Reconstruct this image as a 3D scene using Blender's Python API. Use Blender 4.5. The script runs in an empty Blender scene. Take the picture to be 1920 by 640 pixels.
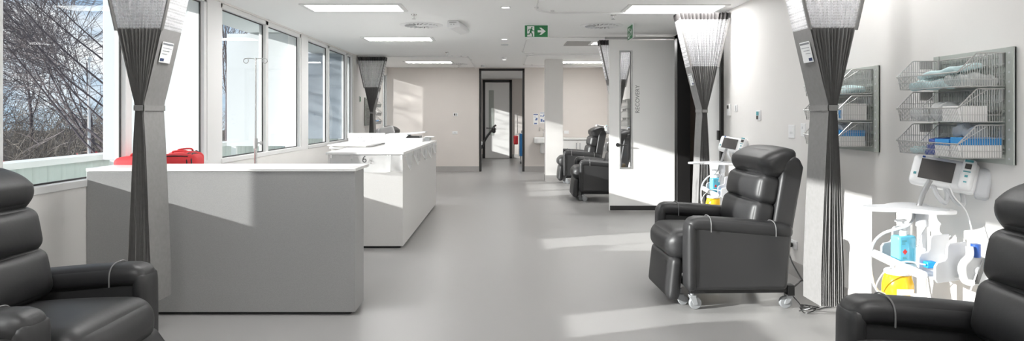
import bpy, math, random
from mathutils import Vector, Matrix
R = math.radians
sc = bpy.context.scene
col = sc.collection
F, CX, CY, EYE = 1200.0, 948.0, 216.0, 1.40      # focal length and vanishing point in pixels, eye height
XL, XR, YB, ZC = -2.93, 2.51, 15.85, 2.58        # window wall, right wall, back wall, ceiling

def at(x, y, Y):
    return Vector(((x - CX) * Y / F, Y, EYE - (y - CY) * Y / F))

# ---------------------------------------------------------------- materials
MATS = {}
def mat(name, color, rough=0.5, metal=0.0, noise=None, bump=None, alpha=None, emit=None, trans=0.0, spec=0.5, coat=0.0):
    m = bpy.data.materials.new(name); m.use_nodes = True
    nt = m.node_tree; b = nt.nodes['Principled BSDF']
    b.inputs['Base Color'].default_value = (*color, 1)
    b.inputs['Roughness'].default_value = rough
    b.inputs['Metallic'].default_value = metal
    b.inputs['Specular IOR Level'].default_value = spec
    if coat: b.inputs['Coat Weight'].default_value = coat
    if trans: b.inputs['Transmission Weight'].default_value = trans
    if alpha is not None: b.inputs['Alpha'].default_value = alpha
    if emit:
        b.inputs['Emission Color'].default_value = (*emit[0], 1); b.inputs['Emission Strength'].default_value = emit[1]
    tc = nt.nodes.new('ShaderNodeTexCoord')
    if noise:
        sc_, amt, det = noise
        n = nt.nodes.new('ShaderNodeTexNoise'); n.inputs['Scale'].default_value = sc_; n.inputs['Detail'].default_value = det
        nt.links.new(tc.outputs['Object'], n.inputs['Vector'])
        r = nt.nodes.new('ShaderNodeMapRange'); r.inputs[1].default_value = 0.3; r.inputs[2].default_value = 0.7
        r.inputs[3].default_value = 1 - amt; r.inputs[4].default_value = 1 + amt
        nt.links.new(n.outputs['Fac'], r.inputs[0])
        mx = nt.nodes.new('ShaderNodeVectorMath'); mx.operation = 'SCALE'; mx.inputs[0].default_value = color
        nt.links.new(r.outputs[0], mx.inputs['Scale'])
        nt.links.new(mx.outputs[0], b.inputs['Base Color'])
    if bump:
        sc_, st, ds = bump
        n = nt.nodes.new('ShaderNodeTexNoise'); n.inputs['Scale'].default_value = sc_; n.inputs['Detail'].default_value = 4
        nt.links.new(tc.outputs['Object'], n.inputs['Vector'])
        bp = nt.nodes.new('ShaderNodeBump'); bp.inputs['Strength'].default_value = st; bp.inputs['Distance'].default_value = ds
        nt.links.new(n.outputs['Fac'], bp.inputs['Height']); nt.links.new(bp.outputs[0], b.inputs['Normal'])
    MATS[name] = m
    return m

def mat_glass(name, tint, refl=1.45, rough=0.0, clear=1.0):
    m = bpy.data.materials.new(name); m.use_nodes = True
    nt = m.node_tree; nt.nodes.clear()
    o = nt.nodes.new('ShaderNodeOutputMaterial')
    t = nt.nodes.new('ShaderNodeBsdfTransparent'); t.inputs[0].default_value = (*tint, 1)
    g = nt.nodes.new('ShaderNodeBsdfGlossy'); g.inputs['Roughness'].default_value = rough
    fr = nt.nodes.new('ShaderNodeFresnel'); fr.inputs['IOR'].default_value = refl
    mx = nt.nodes.new('ShaderNodeMixShader')
    ge = nt.nodes.new('ShaderNodeNewGeometry'); ir = nt.nodes.new('ShaderNodeMapRange')
    ir.inputs[3].default_value = refl; ir.inputs[4].default_value = 1 / refl     # same reflectance from both sides of a pane
    nt.links.new(ge.outputs['Backfacing'], ir.inputs[0]); nt.links.new(ir.outputs[0], fr.inputs['IOR'])
    nt.links.new(fr.outputs[0], mx.inputs[0]); nt.links.new(t.outputs[0], mx.inputs[1]); nt.links.new(g.outputs[0], mx.inputs[2])
    last = mx
    if clear < 1:
        d = nt.nodes.new('ShaderNodeBsdfDiffuse'); d.inputs[0].default_value = (0.85, 0.86, 0.86, 1)
        m2 = nt.nodes.new('ShaderNodeMixShader'); m2.inputs[0].default_value = clear
        nt.links.new(d.outputs[0], m2.inputs[1]); nt.links.new(mx.outputs[0], m2.inputs[2]); last = m2
    nt.links.new(last.outputs[0], o.inputs[0])
    MATS[name] = m
    return m

def mat_mesh():
    # knitted curtain netting: open weave that lets light through
    m = bpy.data.materials.new('white_netting'); m.use_nodes = True
    nt = m.node_tree; nt.nodes.clear()
    o = nt.nodes.new('ShaderNodeOutputMaterial')
    df = nt.nodes.new('ShaderNodeBsdfDiffuse'); df.inputs[0].default_value = (.80, .80, .81, 1)
    tl = nt.nodes.new('ShaderNodeBsdfTranslucent'); tl.inputs[0].default_value = (.80, .80, .81, 1)
    tp = nt.nodes.new('ShaderNodeBsdfTransparent')
    a = nt.nodes.new('ShaderNodeMixShader'); a.inputs[0].default_value = .5
    nt.links.new(df.outputs[0], a.inputs[1]); nt.links.new(tl.outputs[0], a.inputs[2])
    tc = nt.nodes.new('ShaderNodeTexCoord')
    mp = nt.nodes.new('ShaderNodeMapping'); mp.inputs['Scale'].default_value = (90, 90, 55)
    v = nt.nodes.new('ShaderNodeTexVoronoi'); v.inputs['Scale'].default_value = 1.0; v.inputs['Randomness'].default_value = 0.15
    nt.links.new(tc.outputs['Object'], mp.inputs[0]); nt.links.new(mp.outputs[0], v.inputs['Vector'])
    r = nt.nodes.new('ShaderNodeMapRange'); r.inputs[1].default_value = 0.35; r.inputs[2].default_value = 0.5
    r.inputs[3].default_value = 0.42; r.inputs[4].default_value = 0.92
    b = nt.nodes.new('ShaderNodeMixShader')
    nt.links.new(v.outputs['Distance'], r.inputs[0]); nt.links.new(r.outputs[0], b.inputs[0])
    nt.links.new(tp.outputs[0], b.inputs[1]); nt.links.new(a.outputs[0], b.inputs[2])
    nt.links.new(b.outputs[0], o.inputs[0])
    MATS['white_netting'] = m

mat('wall_paint', (0.79, 0.772, 0.75), 0.6, noise=(3, 0.012, 2))
mat('wall_warm_dimmed', (0.71, 0.665, 0.63), 0.6, noise=(3, 0.012, 2))  # wall paint again, warmer, with the back wall's dimmer light put into its colour
mat('ceiling_paint', (0.93, 0.93, 0.925), 0.7)
mat('floor_vinyl', (0.325, 0.32, 0.315), 0.36, noise=(260, 0.04, 3), spec=0.4)
mat('skirting_vinyl', (0.40, 0.385, 0.375), 0.45, noise=(200, 0.03, 2))
mat('frame_white', (0.78, 0.78, 0.775), 0.4)
mat('gasket', (0.03, 0.03, 0.03), 0.5)
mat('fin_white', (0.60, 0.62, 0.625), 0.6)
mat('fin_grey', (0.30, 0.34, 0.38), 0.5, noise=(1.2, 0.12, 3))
mat('soffit', (0.75, 0.78, 0.77), 0.7)
mat('parapet', (0.80, 0.83, 0.81), 0.5)
mat('cladding', (0.55, 0.62, 0.58), 0.5)
mat('leather', (0.020, 0.020, 0.021), 0.46, bump=(55, 0.10, 0.004), spec=0.55)
mat('leather_vinyl', (0.030, 0.030, 0.031), 0.40, bump=(300, 0.08, 0.001), spec=0.55)
mat('piping', (0.16, 0.16, 0.16), 0.4)
mat('black_steel', (0.015, 0.015, 0.016), 0.4)
mat('black_plastic', (0.02, 0.02, 0.02), 0.35)
mat('caster_grey', (0.33, 0.34, 0.35), 0.3)
mat('caster_tyre', (0.30, 0.31, 0.32), 0.35)
mat('chrome', (0.75, 0.74, 0.73), 0.18, metal=1.0)
mat('basket_wire', (0.56, 0.56, 0.55), 0.3, metal=0.7)
mat('panel_green', (0.44, 0.47, 0.44), 0.5)
mat('counter_stone', (0.31, 0.31, 0.307), 0.4, noise=(190, 0.06, 3))
mat('counter_top', (0.86, 0.86, 0.85), 0.22)
mat('island_white', (0.64, 0.63, 0.617), 0.45, noise=(90, 0.02, 2))
mat('shadow_gap', (0.03, 0.03, 0.03), 0.6)
mat('door_white', (0.92, 0.915, 0.90), 0.4)
mat('door_black', (0.018, 0.017, 0.017), 0.4)
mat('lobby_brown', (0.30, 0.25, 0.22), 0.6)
mat('drape_grey', (0.25, 0.245, 0.242), 0.85, noise=(40, 0.05, 3), bump=(700, 0.1, 0.001), spec=0.2)
mat('header_grey', (0.095, 0.09, 0.09), 0.85, spec=0.2)
mat('hem_grey', (0.24, 0.235, 0.23), 0.85, spec=0.2)
mat('label_white', (0.85, 0.86, 0.86), 0.5)
mat('label_ink', (0.22, 0.23, 0.25), 0.5)
mat('label_blue', (0.02, 0.04, 0.12), 0.5)
mat('white_plastic', (0.84, 0.845, 0.85), 0.3)
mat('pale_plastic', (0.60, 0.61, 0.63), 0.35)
mat('screen', (0.085, 0.08, 0.078), 0.25)
mat('blue_plastic', (0.03, 0.09, 0.34), 0.35)
mat('sky_blue_plastic', (0.02, 0.30, 0.75), 0.4)
mat('gel_blue', (0.17, 0.60, 0.80), 0.12)
mat('yellow_plastic', (0.82, 0.50, 0.02), 0.22)
mat('red_bag', (0.55, 0.035, 0.04), 0.75, bump=(60, 0.25, 0.004))
mat('red_print', (0.75, 0.04, 0.04), 0.5)
mat('paper', (0.87, 0.87, 0.86), 0.7)
mat('box_white', (0.84, 0.83, 0.82), 0.6)
mat('box_blue', (0.03, 0.27, 0.62), 0.45)
mat('pack_navy', (0.025, 0.07, 0.33), 0.4, bump=(40, 0.5, 0.006))
mat('pack_teal', (0.52, 0.68, 0.70), 0.5, bump=(18, 0.5, 0.01))
mat('beige_pack', (0.66, 0.58, 0.44), 0.6)
mat('sign_green', (0.02, 0.21, 0.07), 0.4)
mat('sign_white', (0.9, 0.9, 0.9), 0.4)
mat('text_grey', (0.23, 0.23, 0.23), 0.5)
mat('text_dark', (0.03, 0.03, 0.03), 0.5)
mat('cable_grey', (0.52, 0.53, 0.54), 0.4)
mat('cable_white', (0.80, 0.80, 0.79), 0.4)
mat('grille', (0.10, 0.10, 0.10), 0.5)
mat('grille_grey', (0.46, 0.45, 0.44), 0.6)
mat('ceramic', (0.82, 0.82, 0.81), 0.15)
mat('trolley_blue', (0.03, 0.20, 0.50), 0.45)
mat('trolley_red', (0.70, 0.04, 0.05), 0.5)
mat('bark', (0.115, 0.095, 0.10), 0.9)
mat('twig', (0.17, 0.145, 0.145), 0.9)
mat('bramble', (0.22, 0.19, 0.16), 0.9)
mat('soil', (0.075, 0.07, 0.065), 0.95, noise=(0.7, 0.35, 5))
mat('pole_white', (0.85, 0.87, 0.88), 0.4)
mat('leaf_red', (0.40, 0.05, 0.06), 0.8)
mat('diffuser', (0.9, 0.9, 0.9), 0.5, emit=((1.0, 0.99, 0.975), 21.0))
mat('downlight', (0.9, 0.9, 0.9), 0.5, emit=((1.0, 0.97, 0.92), 5.0))
mat('steel_grey', (0.45, 0.45, 0.45), 0.35, metal=0.6)
mat('teal_print', (0.10, 0.36, 0.40), 0.5)
mat_glass('window_glass', (0.97, 0.985, 0.985), 1.11)
mat_glass('door_glass', (0.96, 0.965, 0.965), 1.35)
mat_glass('clear_film', (0.97, 0.97, 0.97), 1.35, 0.15, 0.62)
mat_glass('clear_sleeve', (0.98, 0.98, 0.98), 1.3, 0.2, 0.70)
mat_mesh()

# ---------------------------------------------------------------- mesh builder
class MB:
    def __init__(s): s.v = []; s.f = []; s.m = []
    def _add(s, vs, fs, mi=0):
        k = len(s.v); s.v += [tuple(p) for p in vs]
        s.f += [tuple(i + k for i in f) for f in fs]; s.m += [mi] * len(fs); return s
    def box(s, x0, x1, y0, y1, z0, z1, mi=0, M=None):
        x0, x1 = min(x0, x1), max(x0, x1); y0, y1 = min(y0, y1), max(y0, y1); z0, z1 = min(z0, z1), max(z0, z1)
        vs = [Vector((x, y, z)) for z in (z0, z1) for y in (y0, y1) for x in (x0, x1)]
        if M: vs = [M @ p for p in vs]
        return s._add(vs, [(0, 2, 3, 1), (4, 5, 7, 6), (0, 1, 5, 4), (2, 6, 7, 3), (0, 4, 6, 2), (1, 3, 7, 5)], mi)
    def prism(s, pts, lo, hi, axis='y', mi=0, M=None):
        # outline extruded along an axis; pts are in the two other axes, in xyz order
        def mk(p, t):
            return Vector({'x': (t, p[0], p[1]), 'y': (p[0], t, p[1]), 'z': (p[0], p[1], t)}[axis])
        n = len(pts)
        vs = [mk(p, lo) for p in pts] + [mk(p, hi) for p in pts]
        area = sum(pts[i][0] * pts[(i + 1) % n][1] - pts[(i + 1) % n][0] * pts[i][1] for i in range(n))
        flip = (area > 0) == (axis != 'y')
        a = tuple(range(n)); b = tuple(range(n, 2 * n))
        fs = [a[::-1] if flip else a, b if flip else b[::-1]]
        for i in range(n):
            j = (i + 1) % n
            fs.append((i, j, n + j, n + i) if flip else (j, i, n + i, n + j))
        if M: vs = [M @ p for p in vs]
        return s._add(vs, fs, mi)
    def tube(s, pts, r, n=8, mi=0, cap=True, closed=False):
        pts = [Vector(p) for p in pts]; m = len(pts)
        rs = r if isinstance(r, (list, tuple)) else [r] * m
        up = None; vs = []; fs = []
        for i, p in enumerate(pts):
            if closed: t = pts[(i + 1) % m] - pts[i - 1]
            else: t = pts[min(i + 1, m - 1)] - pts[max(i - 1, 0)]
            t = t.normalized() if t.length > 1e-9 else Vector((0, 0, 1))
            if up is None: up = t.orthogonal().normalized()
            up = up - t * up.dot(t)
            up = up.normalized() if up.length > 1e-6 else t.orthogonal().normalized()
            w = t.cross(up)
            for k in range(n):
                a = 2 * math.pi * k / n
                vs.append(p + (up * math.cos(a) + w * math.sin(a)) * rs[i])
        for i in range(m if closed else m - 1):
            i2 = (i + 1) % m
            for k in range(n):
                k2 = (k + 1) % n
                fs.append((i * n + k, i * n + k2, i2 * n + k2, i2 * n + k))
        if cap and not closed:
            fs.append(tuple(range(n))[::-1]); fs.append(tuple((m - 1) * n + k for k in range(n)))
        return s._add(vs, fs, mi)
    def cyl(s, p0, p1, r, r1=None, n=20, mi=0):
        return s.tube([p0, p1], [r, r if r1 is None else r1], n, mi)
    def lathe(s, prof, c=(0, 0, 0), n=28, mi=0, M=None):
        vs = []; fs = []; m = len(prof)
        for (r, z) in prof:
            for k in range(n):
                a = 2 * math.pi * k / n
                p = Vector((r * math.cos(a), r * math.sin(a), z))
                if M: p = M @ p
                vs.append(p + Vector(c))
        for i in range(m - 1):
            for k in range(n):
                k2 = (k + 1) % n
                fs.append((i * n + k, i * n + k2, (i + 1) * n + k2, (i + 1) * n + k))
        fs.append(tuple(range(n))[::-1]); fs.append(tuple((m - 1) * n + k for k in range(n)))
        return s._add(vs, fs, mi)
    def cushion(s, size, c=(0, 0, 0), r=0.03, n=14, bulge=(0, 0, 0), M=None, fn=None, mi=0):
        h = Vector(size) * 0.5; r = min(r, *[q * 0.999 for q in h])
        idx = {}; vs = []; fs = []
        def vert(a, b, cc):
            key = (round(a, 5), round(b, 5), round(cc, 5))
            if key in idx: return idx[key]
            q = Vector((a * h.x, b * h.y, cc * h.z))
            inn = Vector([max(-(h[i] - r), min(h[i] - r, q[i])) for i in range(3)])
            d = q - inn
            if d.length > 1e-9: q = inn + d.normalized() * r
            q.x += bulge[0] * (1 - b * b) * (1 - cc * cc) * a
            q.y += bulge[1] * (1 - a * a) * (1 - cc * cc) * b
            q.z += bulge[2] * (1 - a * a) * (1 - b * b) * cc
            if fn: q = fn(q)
            if M: q = M @ q
            idx[key] = len(vs); vs.append(q + Vector(c)); return idx[key]
        g = [math.sin((-1 + 2 * i / n) * math.pi / 2) for i in range(n + 1)]
        for ax in range(3):
            for sg in (-1, 1):
                for i in range(n):
                    for j in range(n):
                        quad = []
                        for (u, w) in ((g[i], g[j]), (g[i + 1], g[j]), (g[i + 1], g[j + 1]), (g[i], g[j + 1])):
                            p = [0, 0, 0]; p[ax] = sg; p[(ax + 1) % 3] = u; p[(ax + 2) % 3] = w
                            quad.append(vert(*p))
                        fs.append(tuple(quad) if sg > 0 else tuple(quad[::-1]))
        return s._add(vs, fs, mi)
    def build(s, name, mats, parent=None, bevel=0, seg=2, smooth=True, ang=40):
        me = bpy.data.meshes.new(name)
        me.from_pydata(s.v, [], s.f)
        for m in ([mats] if isinstance(mats, str) else mats): me.materials.append(MATS[m])
        me.polygons.foreach_set('material_index', s.m)
        if smooth:
            me.polygons.foreach_set('use_smooth', [True] * len(s.f))
            me.set_sharp_from_angle(angle=R(ang))
        me.update()
        o = bpy.data.objects.new(name, me); col.objects.link(o)
        if parent: o.parent = parent
        if bevel:
            b = o.modifiers.new('bevel', 'BEVEL'); b.width = bevel; b.segments = seg; b.limit_method = 'ANGLE'; b.angle_limit = R(35)
            b.harden_normals = False
        return o

def tag(o, label=None, cat=None, group=None, kind=None):
    if label: o['label'] = label
    if cat: o['category'] = cat
    if group: o['group'] = group
    if kind: o['kind'] = kind
    return o
def empty(name, loc=(0, 0, 0), rz=0):
    o = bpy.data.objects.new(name, None); col.objects.link(o)
    o.empty_display_size = 0.1; o.location = loc; o.rotation_euler = (0, 0, rz); return o
def kids(o): return [c for c in bpy.data.objects if c.parent == o]
def copy_tree(o, parent=None):
    ch = kids(o)
    c = o.copy(); col.objects.link(c); c.parent = parent
    for k in ch: copy_tree(k, c)
    return c
def struct(mb, name, m, parent=None, label=None, **kw):
    o = mb.build(name, m, parent, **kw)
    if not parent:
        o['kind'] = 'structure'
        if label: o['label'] = label
    return o
def text(name, s, size, m, parent, loc, rot, extrude=0.0008, align='CENTER'):
    cu = bpy.data.curves.new(name, 'FONT'); cu.body = s; cu.size = size; cu.extrude = extrude
    cu.align_x = align; cu.align_y = 'CENTER'
    cu.materials.append(MATS[m])
    tmp = bpy.data.objects.new(name, cu); col.objects.link(tmp)
    bpy.context.view_layer.update()
    me = bpy.data.meshes.new_from_object(tmp.evaluated_get(bpy.context.evaluated_depsgraph_get()))
    bpy.data.objects.remove(tmp); bpy.data.curves.remove(cu)
    o = bpy.data.objects.new(name, me); col.objects.link(o); o.parent = parent
    o.location = loc; o.rotation_euler = rot; return o
def arc(c, r, a0, a1, n, plane='xz'):
    out = []
    for i in range(n + 1):
        a = a0 + (a1 - a0) * i / n
        u, w = r * math.cos(a), r * math.sin(a)
        out.append(Vector(c) + Vector({'xz': (u, 0, w), 'xy': (u, w, 0), 'yz': (0, u, w)}[plane]))
    return out
def smooth_path(pts, n=6):
    pts = [Vector(p) for p in pts]; out = []
    for i in range(len(pts) - 1):
        p0 = pts[max(i - 1, 0)]; p1 = pts[i]; p2 = pts[i + 1]; p3 = pts[min(i + 2, len(pts) - 1)]
        for k in range(n):
            t = k / n
            out.append(0.5 * ((2 * p1) + (p2 - p0) * t + (2 * p0 - 5 * p1 + 4 * p2 - p3) * t * t + (3 * p1 - p0 - 3 * p2 + p3) * t ** 3))
    out.append(pts[-1]); return out

# ================================================================= SETTING
YF = -3.2            # wall behind the camera
YE = 20.7            # end of the room beyond the back wall
ZH, ZS = 2.53, 0.95  # window head and sill
WT = 0.2             # wall thickness
struct(MB().box(XL - WT, 5.2, YF, YE + .1, -0.12, 0), 'floor', 'floor_vinyl', label='smooth pale grey vinyl floor')
struct(MB().box(XL - WT, 5.2, YF - .1, YE + .2, ZC, ZC + 0.2), 'ceiling', 'ceiling_paint', label='flat white plasterboard ceiling')
# window wall: low wall, columns, head, solid stretch
COLS = [(-2.4, -2.1), (0.5, 0.8), (3.40, 3.70), (6.30, 6.60), (9.20, 9.50)]
w = MB()
w.box(XL - WT, XL, YF, YE, 0, 0.90)
w.box(XL - WT, XL, YF, 15.3, ZH + .03, ZC)
w.box(XL - WT, XL, 15.3, YE, 2.42, ZC)
w.box(XL - WT, XL, 12.32, 15.3, 0.90, ZH + .03)
w.box(XL - WT, XL, 15.846, 18.3, 0.90, 2.42)
w.box(XL - WT, XL, 19.9, YE, 0.90, 2.42)
w.box(XL - WT, XL, YF, -2.4, 0.90, ZH + .03)
struct(w, 'wall_left', 'wall_paint', label='pale window wall on the left')
for i, (a, b) in enumerate(COLS):
    struct(MB().box(XL - WT, XL - .004, a, b, 0.90, ZH + .03), 'trim_%d' % (i + 1), 'frame_white')
def win(n, y0, y1, z0=0.90, z1=ZH + .03, mid=True, mids=None):
    o = MB(); t = 0.05; xa, xb = XL - .10, XL - .012
    o.box(xa, xb + .02, y0, y1, z0, z0 + t); o.box(xa, xb, y0, y1, z1 - t, z1)
    o.box(xa, xb, y0, y0 + t, z0, z1); o.box(xa, xb, y1 - t, y1, z0, z1)
    mids = mids or ([(y0 + y1) / 2] if mid else [])
    for m in mids: o.box(xa, xb, m - .04, m + .04, z0, z1)
    f = struct(o, 'window_%d' % n, 'frame_white', bevel=.004)
    ed = [y0 + t] + [q for m in mids for q in (m - .04, m + .04)] + [y1 - t]
    spans = list(zip(ed[0::2], ed[1::2]))
    for (a, b) in spans:
        p = MB().box(XL - .072, XL - .062, a - .006, b + .006, z0 + t - .006, z1 - t + .006).build('pane', 'window_glass', f, smooth=False)
        g = MB(); e = .011
        for (c0, c1, d0, d1) in ((a, b, z0 + t, z0 + t + e), (a, b, z1 - t - e, z1 - t), (a, a + e, z0 + t, z1 - t), (b - e, b, z0 + t, z1 - t)):
            g.box(XL - .062, XL - .05, c0, c1, d0, d1)
        g.build('gasket', 'gasket', p, smooth=False)
    return f
for i, (a, b) in enumerate([(-2.1, 0.5), (0.8, 3.40), (3.70, 6.30), (6.60, 9.20)]): win(i + 1, a, b)
win(5, 9.50, 12.32, mids=[10.65, 11.87])
win(6, 15.3, 15.845, 0.90, 2.42, mid=False)
win(7, 18.3, 19.9, 0.90, 2.42, mid=True)
# right wall with the double-door opening
DO0, DO1, DH = 7.42, 9.42, 2.53
w = MB()
w.box(XR, XR + .12, YF, DO0, 0, ZC); w.box(XR, XR + .12, DO1, YE, 0, ZC); w.box(XR, XR + .12, DO0, DO1, DH, ZC)
struct(w, 'wall_right', 'wall_paint', label='pale wall on the right')
struct(MB().box(XL - WT, 5.2, YF - .1, YF, 0, ZC), 'wall_front', 'wall_paint', label='wall behind the viewer')
# back wall with the framed opening
OX0, OX1, OZ = -0.655, 0.47, 2.555
w = MB()
w.box(XL, OX0, YB, YB + .12, 0, ZC); w.box(OX1, XR, YB, YB + .12, 0, ZC); w.box(OX0, OX1, YB, YB + .12, OZ, ZC)
struct(w, 'wall_back', 'wall_warm_dimmed', label='pale back wall with a black framed opening')
struct(MB().box(XL, XR, YE, YE + .1, 0, ZC), 'wall_far', 'wall_warm_dimmed', label='end wall of the room beyond the opening')
t = .055
struct(MB().box(OX0, OX0 + t, YB - .012, YB + .132, 0, OZ).box(OX1 - t, OX1, YB - .012, YB + .132, 0, OZ).box(OX0, OX1, YB - .012, YB + .132, OZ - t, OZ),
       'trim_6', 'door_black', label='black frame of the opening in the back wall', bevel=.003)
# inner door in the end wall
ix0, ix1, iz = (905 - CX) * YE / F, (960 - CX) * YE / F, EYE + (CY - 150) * YE / F
struct(MB().box(ix0, ix0 + .08, YE - .03, YE - .001, 0, iz).box(ix1 - .08, ix1, YE - .03, YE - .001, 0, iz).box(ix0, ix1, YE - .03, YE - .001, iz - .08, iz),
       'trim_7', 'door_black', label='black frame of the far white door', bevel=.003)
d = struct(MB().box(ix0 + .085, ix1 - .085, YE - .022, YE - .002, 0.015, iz - .085), 'door_3', 'door_white', label='white far door with narrow vision panel')
MB().box(ix0 + .20, ix0 + .36, YE - .028, YE - .0225, .75, 2.2).build('vision_panel', 'panel_green', d)
MB().cyl((ix0 + .14, YE - .06, .98), (ix0 + .32, YE - .06, .98), .012).cyl((ix0 + .14, YE - .02, .98), (ix0 + .14, YE - .06, .98), .02).build('door_handle', 'black_plastic', d)
# column standing in the ward
struct(MB().box(.84, 1.21, 13.5, 13.86, 0.0, ZC - .002), 'wall_middle', 'wall_paint', label='short pale wall projecting beside the basin')
# skirting
SK = .13
b = MB(); b.box(XR - .008, XR, YF, DO0 - .06, 0, SK); b.box(XR - .008, XR, DO1 + .06, YB, 0, SK)
struct(b, 'baseboard_right', 'skirting_vinyl')
b = MB(); b.box(XL, OX0, YB - .008, YB, 0, SK); b.box(OX1, XR, YB - .008, YB, 0, SK)
struct(b, 'baseboard_back', 'skirting_vinyl')
struct(MB().box(XL, XL + .008, YF, YB, 0, SK), 'baseboard_left', 'skirting_vinyl')
struct(MB().box(.832, 1.218, 13.492, 13.5, 0, SK).box(.832, .84, 13.5, 13.868, 0, SK).box(1.21, 1.218, 13.5, 13.868, 0, SK), 'baseboard_middle', 'skirting_vinyl')
struct(MB().box(XL, XR, YE - .008, YE, 0, SK), 'baseboard_far', 'skirting_vinyl')
# lobby behind the double doors
struct(MB().box(2.63, 5.2, 10.6, 10.7, 0, ZC).box(2.63, 5.2, 6.2, 6.3, 0, ZC).box(5.1, 5.2, 6.3, 10.6, 0, ZC).box(2.66, 5.1, 10.55, 10.6, 0, .62), 'wall_outer', 'lobby_brown', label='dim brown wall behind the open door')
# door frame and leaves
f = MB()
f.box(XR - .035, XR + .15, DO0 - .055, DO0, 0, DH + .03); f.box(XR - .035, XR + .15, DO1 - .20, DO1 + .02, 0, DH + .03); f.box(XR - .035, XR + .15, DO0, DO1, DH - .02, DH + .03)
struct(f, 'trim_8', 'door_black', label='black frame of the ward doorway', bevel=.003)
DX0, DX1, DY = 1.505, 2.45, 9.28
d = MB().box(DX0, 1.672, DY, DY + .045, .015, 2.49).box(1.815, DX1, DY, DY + .045, .015, 2.49).box(1.672, 1.815, DY, DY + .045, .015, .64).box(1.672, 1.815, DY, DY + .045, 2.315, 2.49)
rd = struct(d, 'door_1', 'door_white', label='open white recovery door with a tall narrow vision panel', smooth=False)
v = MB(); e = .022
for (a0, a1, c0, c1) in ((1.672 - e, 1.672, .64 - e, 2.315 + e), (1.815, 1.815 + e, .64 - e, 2.315 + e), (1.672, 1.815, .64 - e, .64), (1.672, 1.815, 2.315, 2.315 + e)):
    v.box(a0, a1, DY - .006, DY + .051, c0, c1)
vf = v.build('vision_frame', 'steel_grey', rd, bevel=.002)
MB().box(1.672, 1.815, DY + .018, DY + .026, .64, 2.315).build('vision_glass', 'door_glass', vf, smooth=False)
MB().box(DX0 + .008, DX1 - .006, DY - .004, DY - .0005, .018, .085).build('kick_strip', 'door_black', rd)
MB().box(DX0 - .06, DX1, DY - .01, DY + .06, 2.505, 2.535).build('top_rail', 'steel_grey', rd, bevel=.003)
h = MB().cyl((1.625, DY - .002, .968), (1.625, DY - .012, .968), .027).cyl((1.625, DY - .01, .968), (1.625, DY - .055, .968), .011)
h.tube([(1.625, DY - .052, .968), (1.70, DY - .055, .966), (1.745, DY - .055, .966)], [.011, .010, .010], 12)
h.build('door_handle', 'black_plastic', rd)
text('lettering', 'RECOVERY', .083, 'text_grey', rd, (1.915, DY - .002, 1.632), (R(90), R(-90), 0))
d2 = struct(MB().box(XR - .028, XR + .014, DO0 + .006, 8.28, .015, DH - .025), 'door_2', 'door_white', label='white fixed door leaf behind the curtain', bevel=.002)
hg = MB()
for z in (.35, 1.11, 2.03): hg.box(XR - .046, XR - .029, DO0 - .012, DO0 + .05, z, z + .11)
hg.build('hinge', 'black_steel', d2)
# outside: soffit, parapet, fins
struct(MB().box(XL - .88, XL - WT - .002, YF, YE, 2.62, 2.80), 'trim_9', 'soffit', label='pale roof edge outside the windows')
pa = MB().box(-4.42, -4.30, YF, YE, -.5, .93).box(-4.48, -4.24, YF, YE, .93, .985, 0)
pa.box(-4.30, XL - WT, YF, YE, -.5, -.06)
y = 2.0
while y < 15:
    pa.prism([(-4.30, y), (-4.285, y + .02), (-4.285, y + .08), (-4.30, y + .10)], -.05, .929, 'z', 1); y += .19
pa.box(-4.30, -4.296, YF, YE, -.05, .929, 1)
struct(pa, 'trim_10', ['parapet', 'cladding'], label='pale parapet outside the windows')
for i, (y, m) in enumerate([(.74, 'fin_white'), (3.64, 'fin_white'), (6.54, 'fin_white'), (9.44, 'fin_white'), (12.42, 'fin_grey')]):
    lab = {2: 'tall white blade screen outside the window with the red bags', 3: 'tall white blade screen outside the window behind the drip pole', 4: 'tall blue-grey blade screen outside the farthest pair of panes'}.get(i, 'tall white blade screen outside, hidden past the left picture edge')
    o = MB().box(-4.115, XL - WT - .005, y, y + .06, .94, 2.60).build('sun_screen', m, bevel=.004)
    tag(o, lab, 'sun screen', 'sun screens outside the windows')
    for bx_ in (-4.05, -3.25): MB().box(bx_, bx_ + .07, y + .005, y + .055, -.06, .94).build('bracket', 'parapet', o)

#@@NEXT
o = MB().box(-3.60, XL - WT - .005, 15.28, 15.34, .94, 2.60).build('sun_screen', 'fin_white', bevel=.004)  # added blade, its depth set to cut the sun on the back wall
tag(o, 'short white blade added outside the narrow far window to trim the sun patch', 'sun screen', 'sun screens outside the windows')
MB().box(-3.5, -3.43, 15.285, 15.335, -.06, .94).build('bracket', 'parapet', o)
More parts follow.
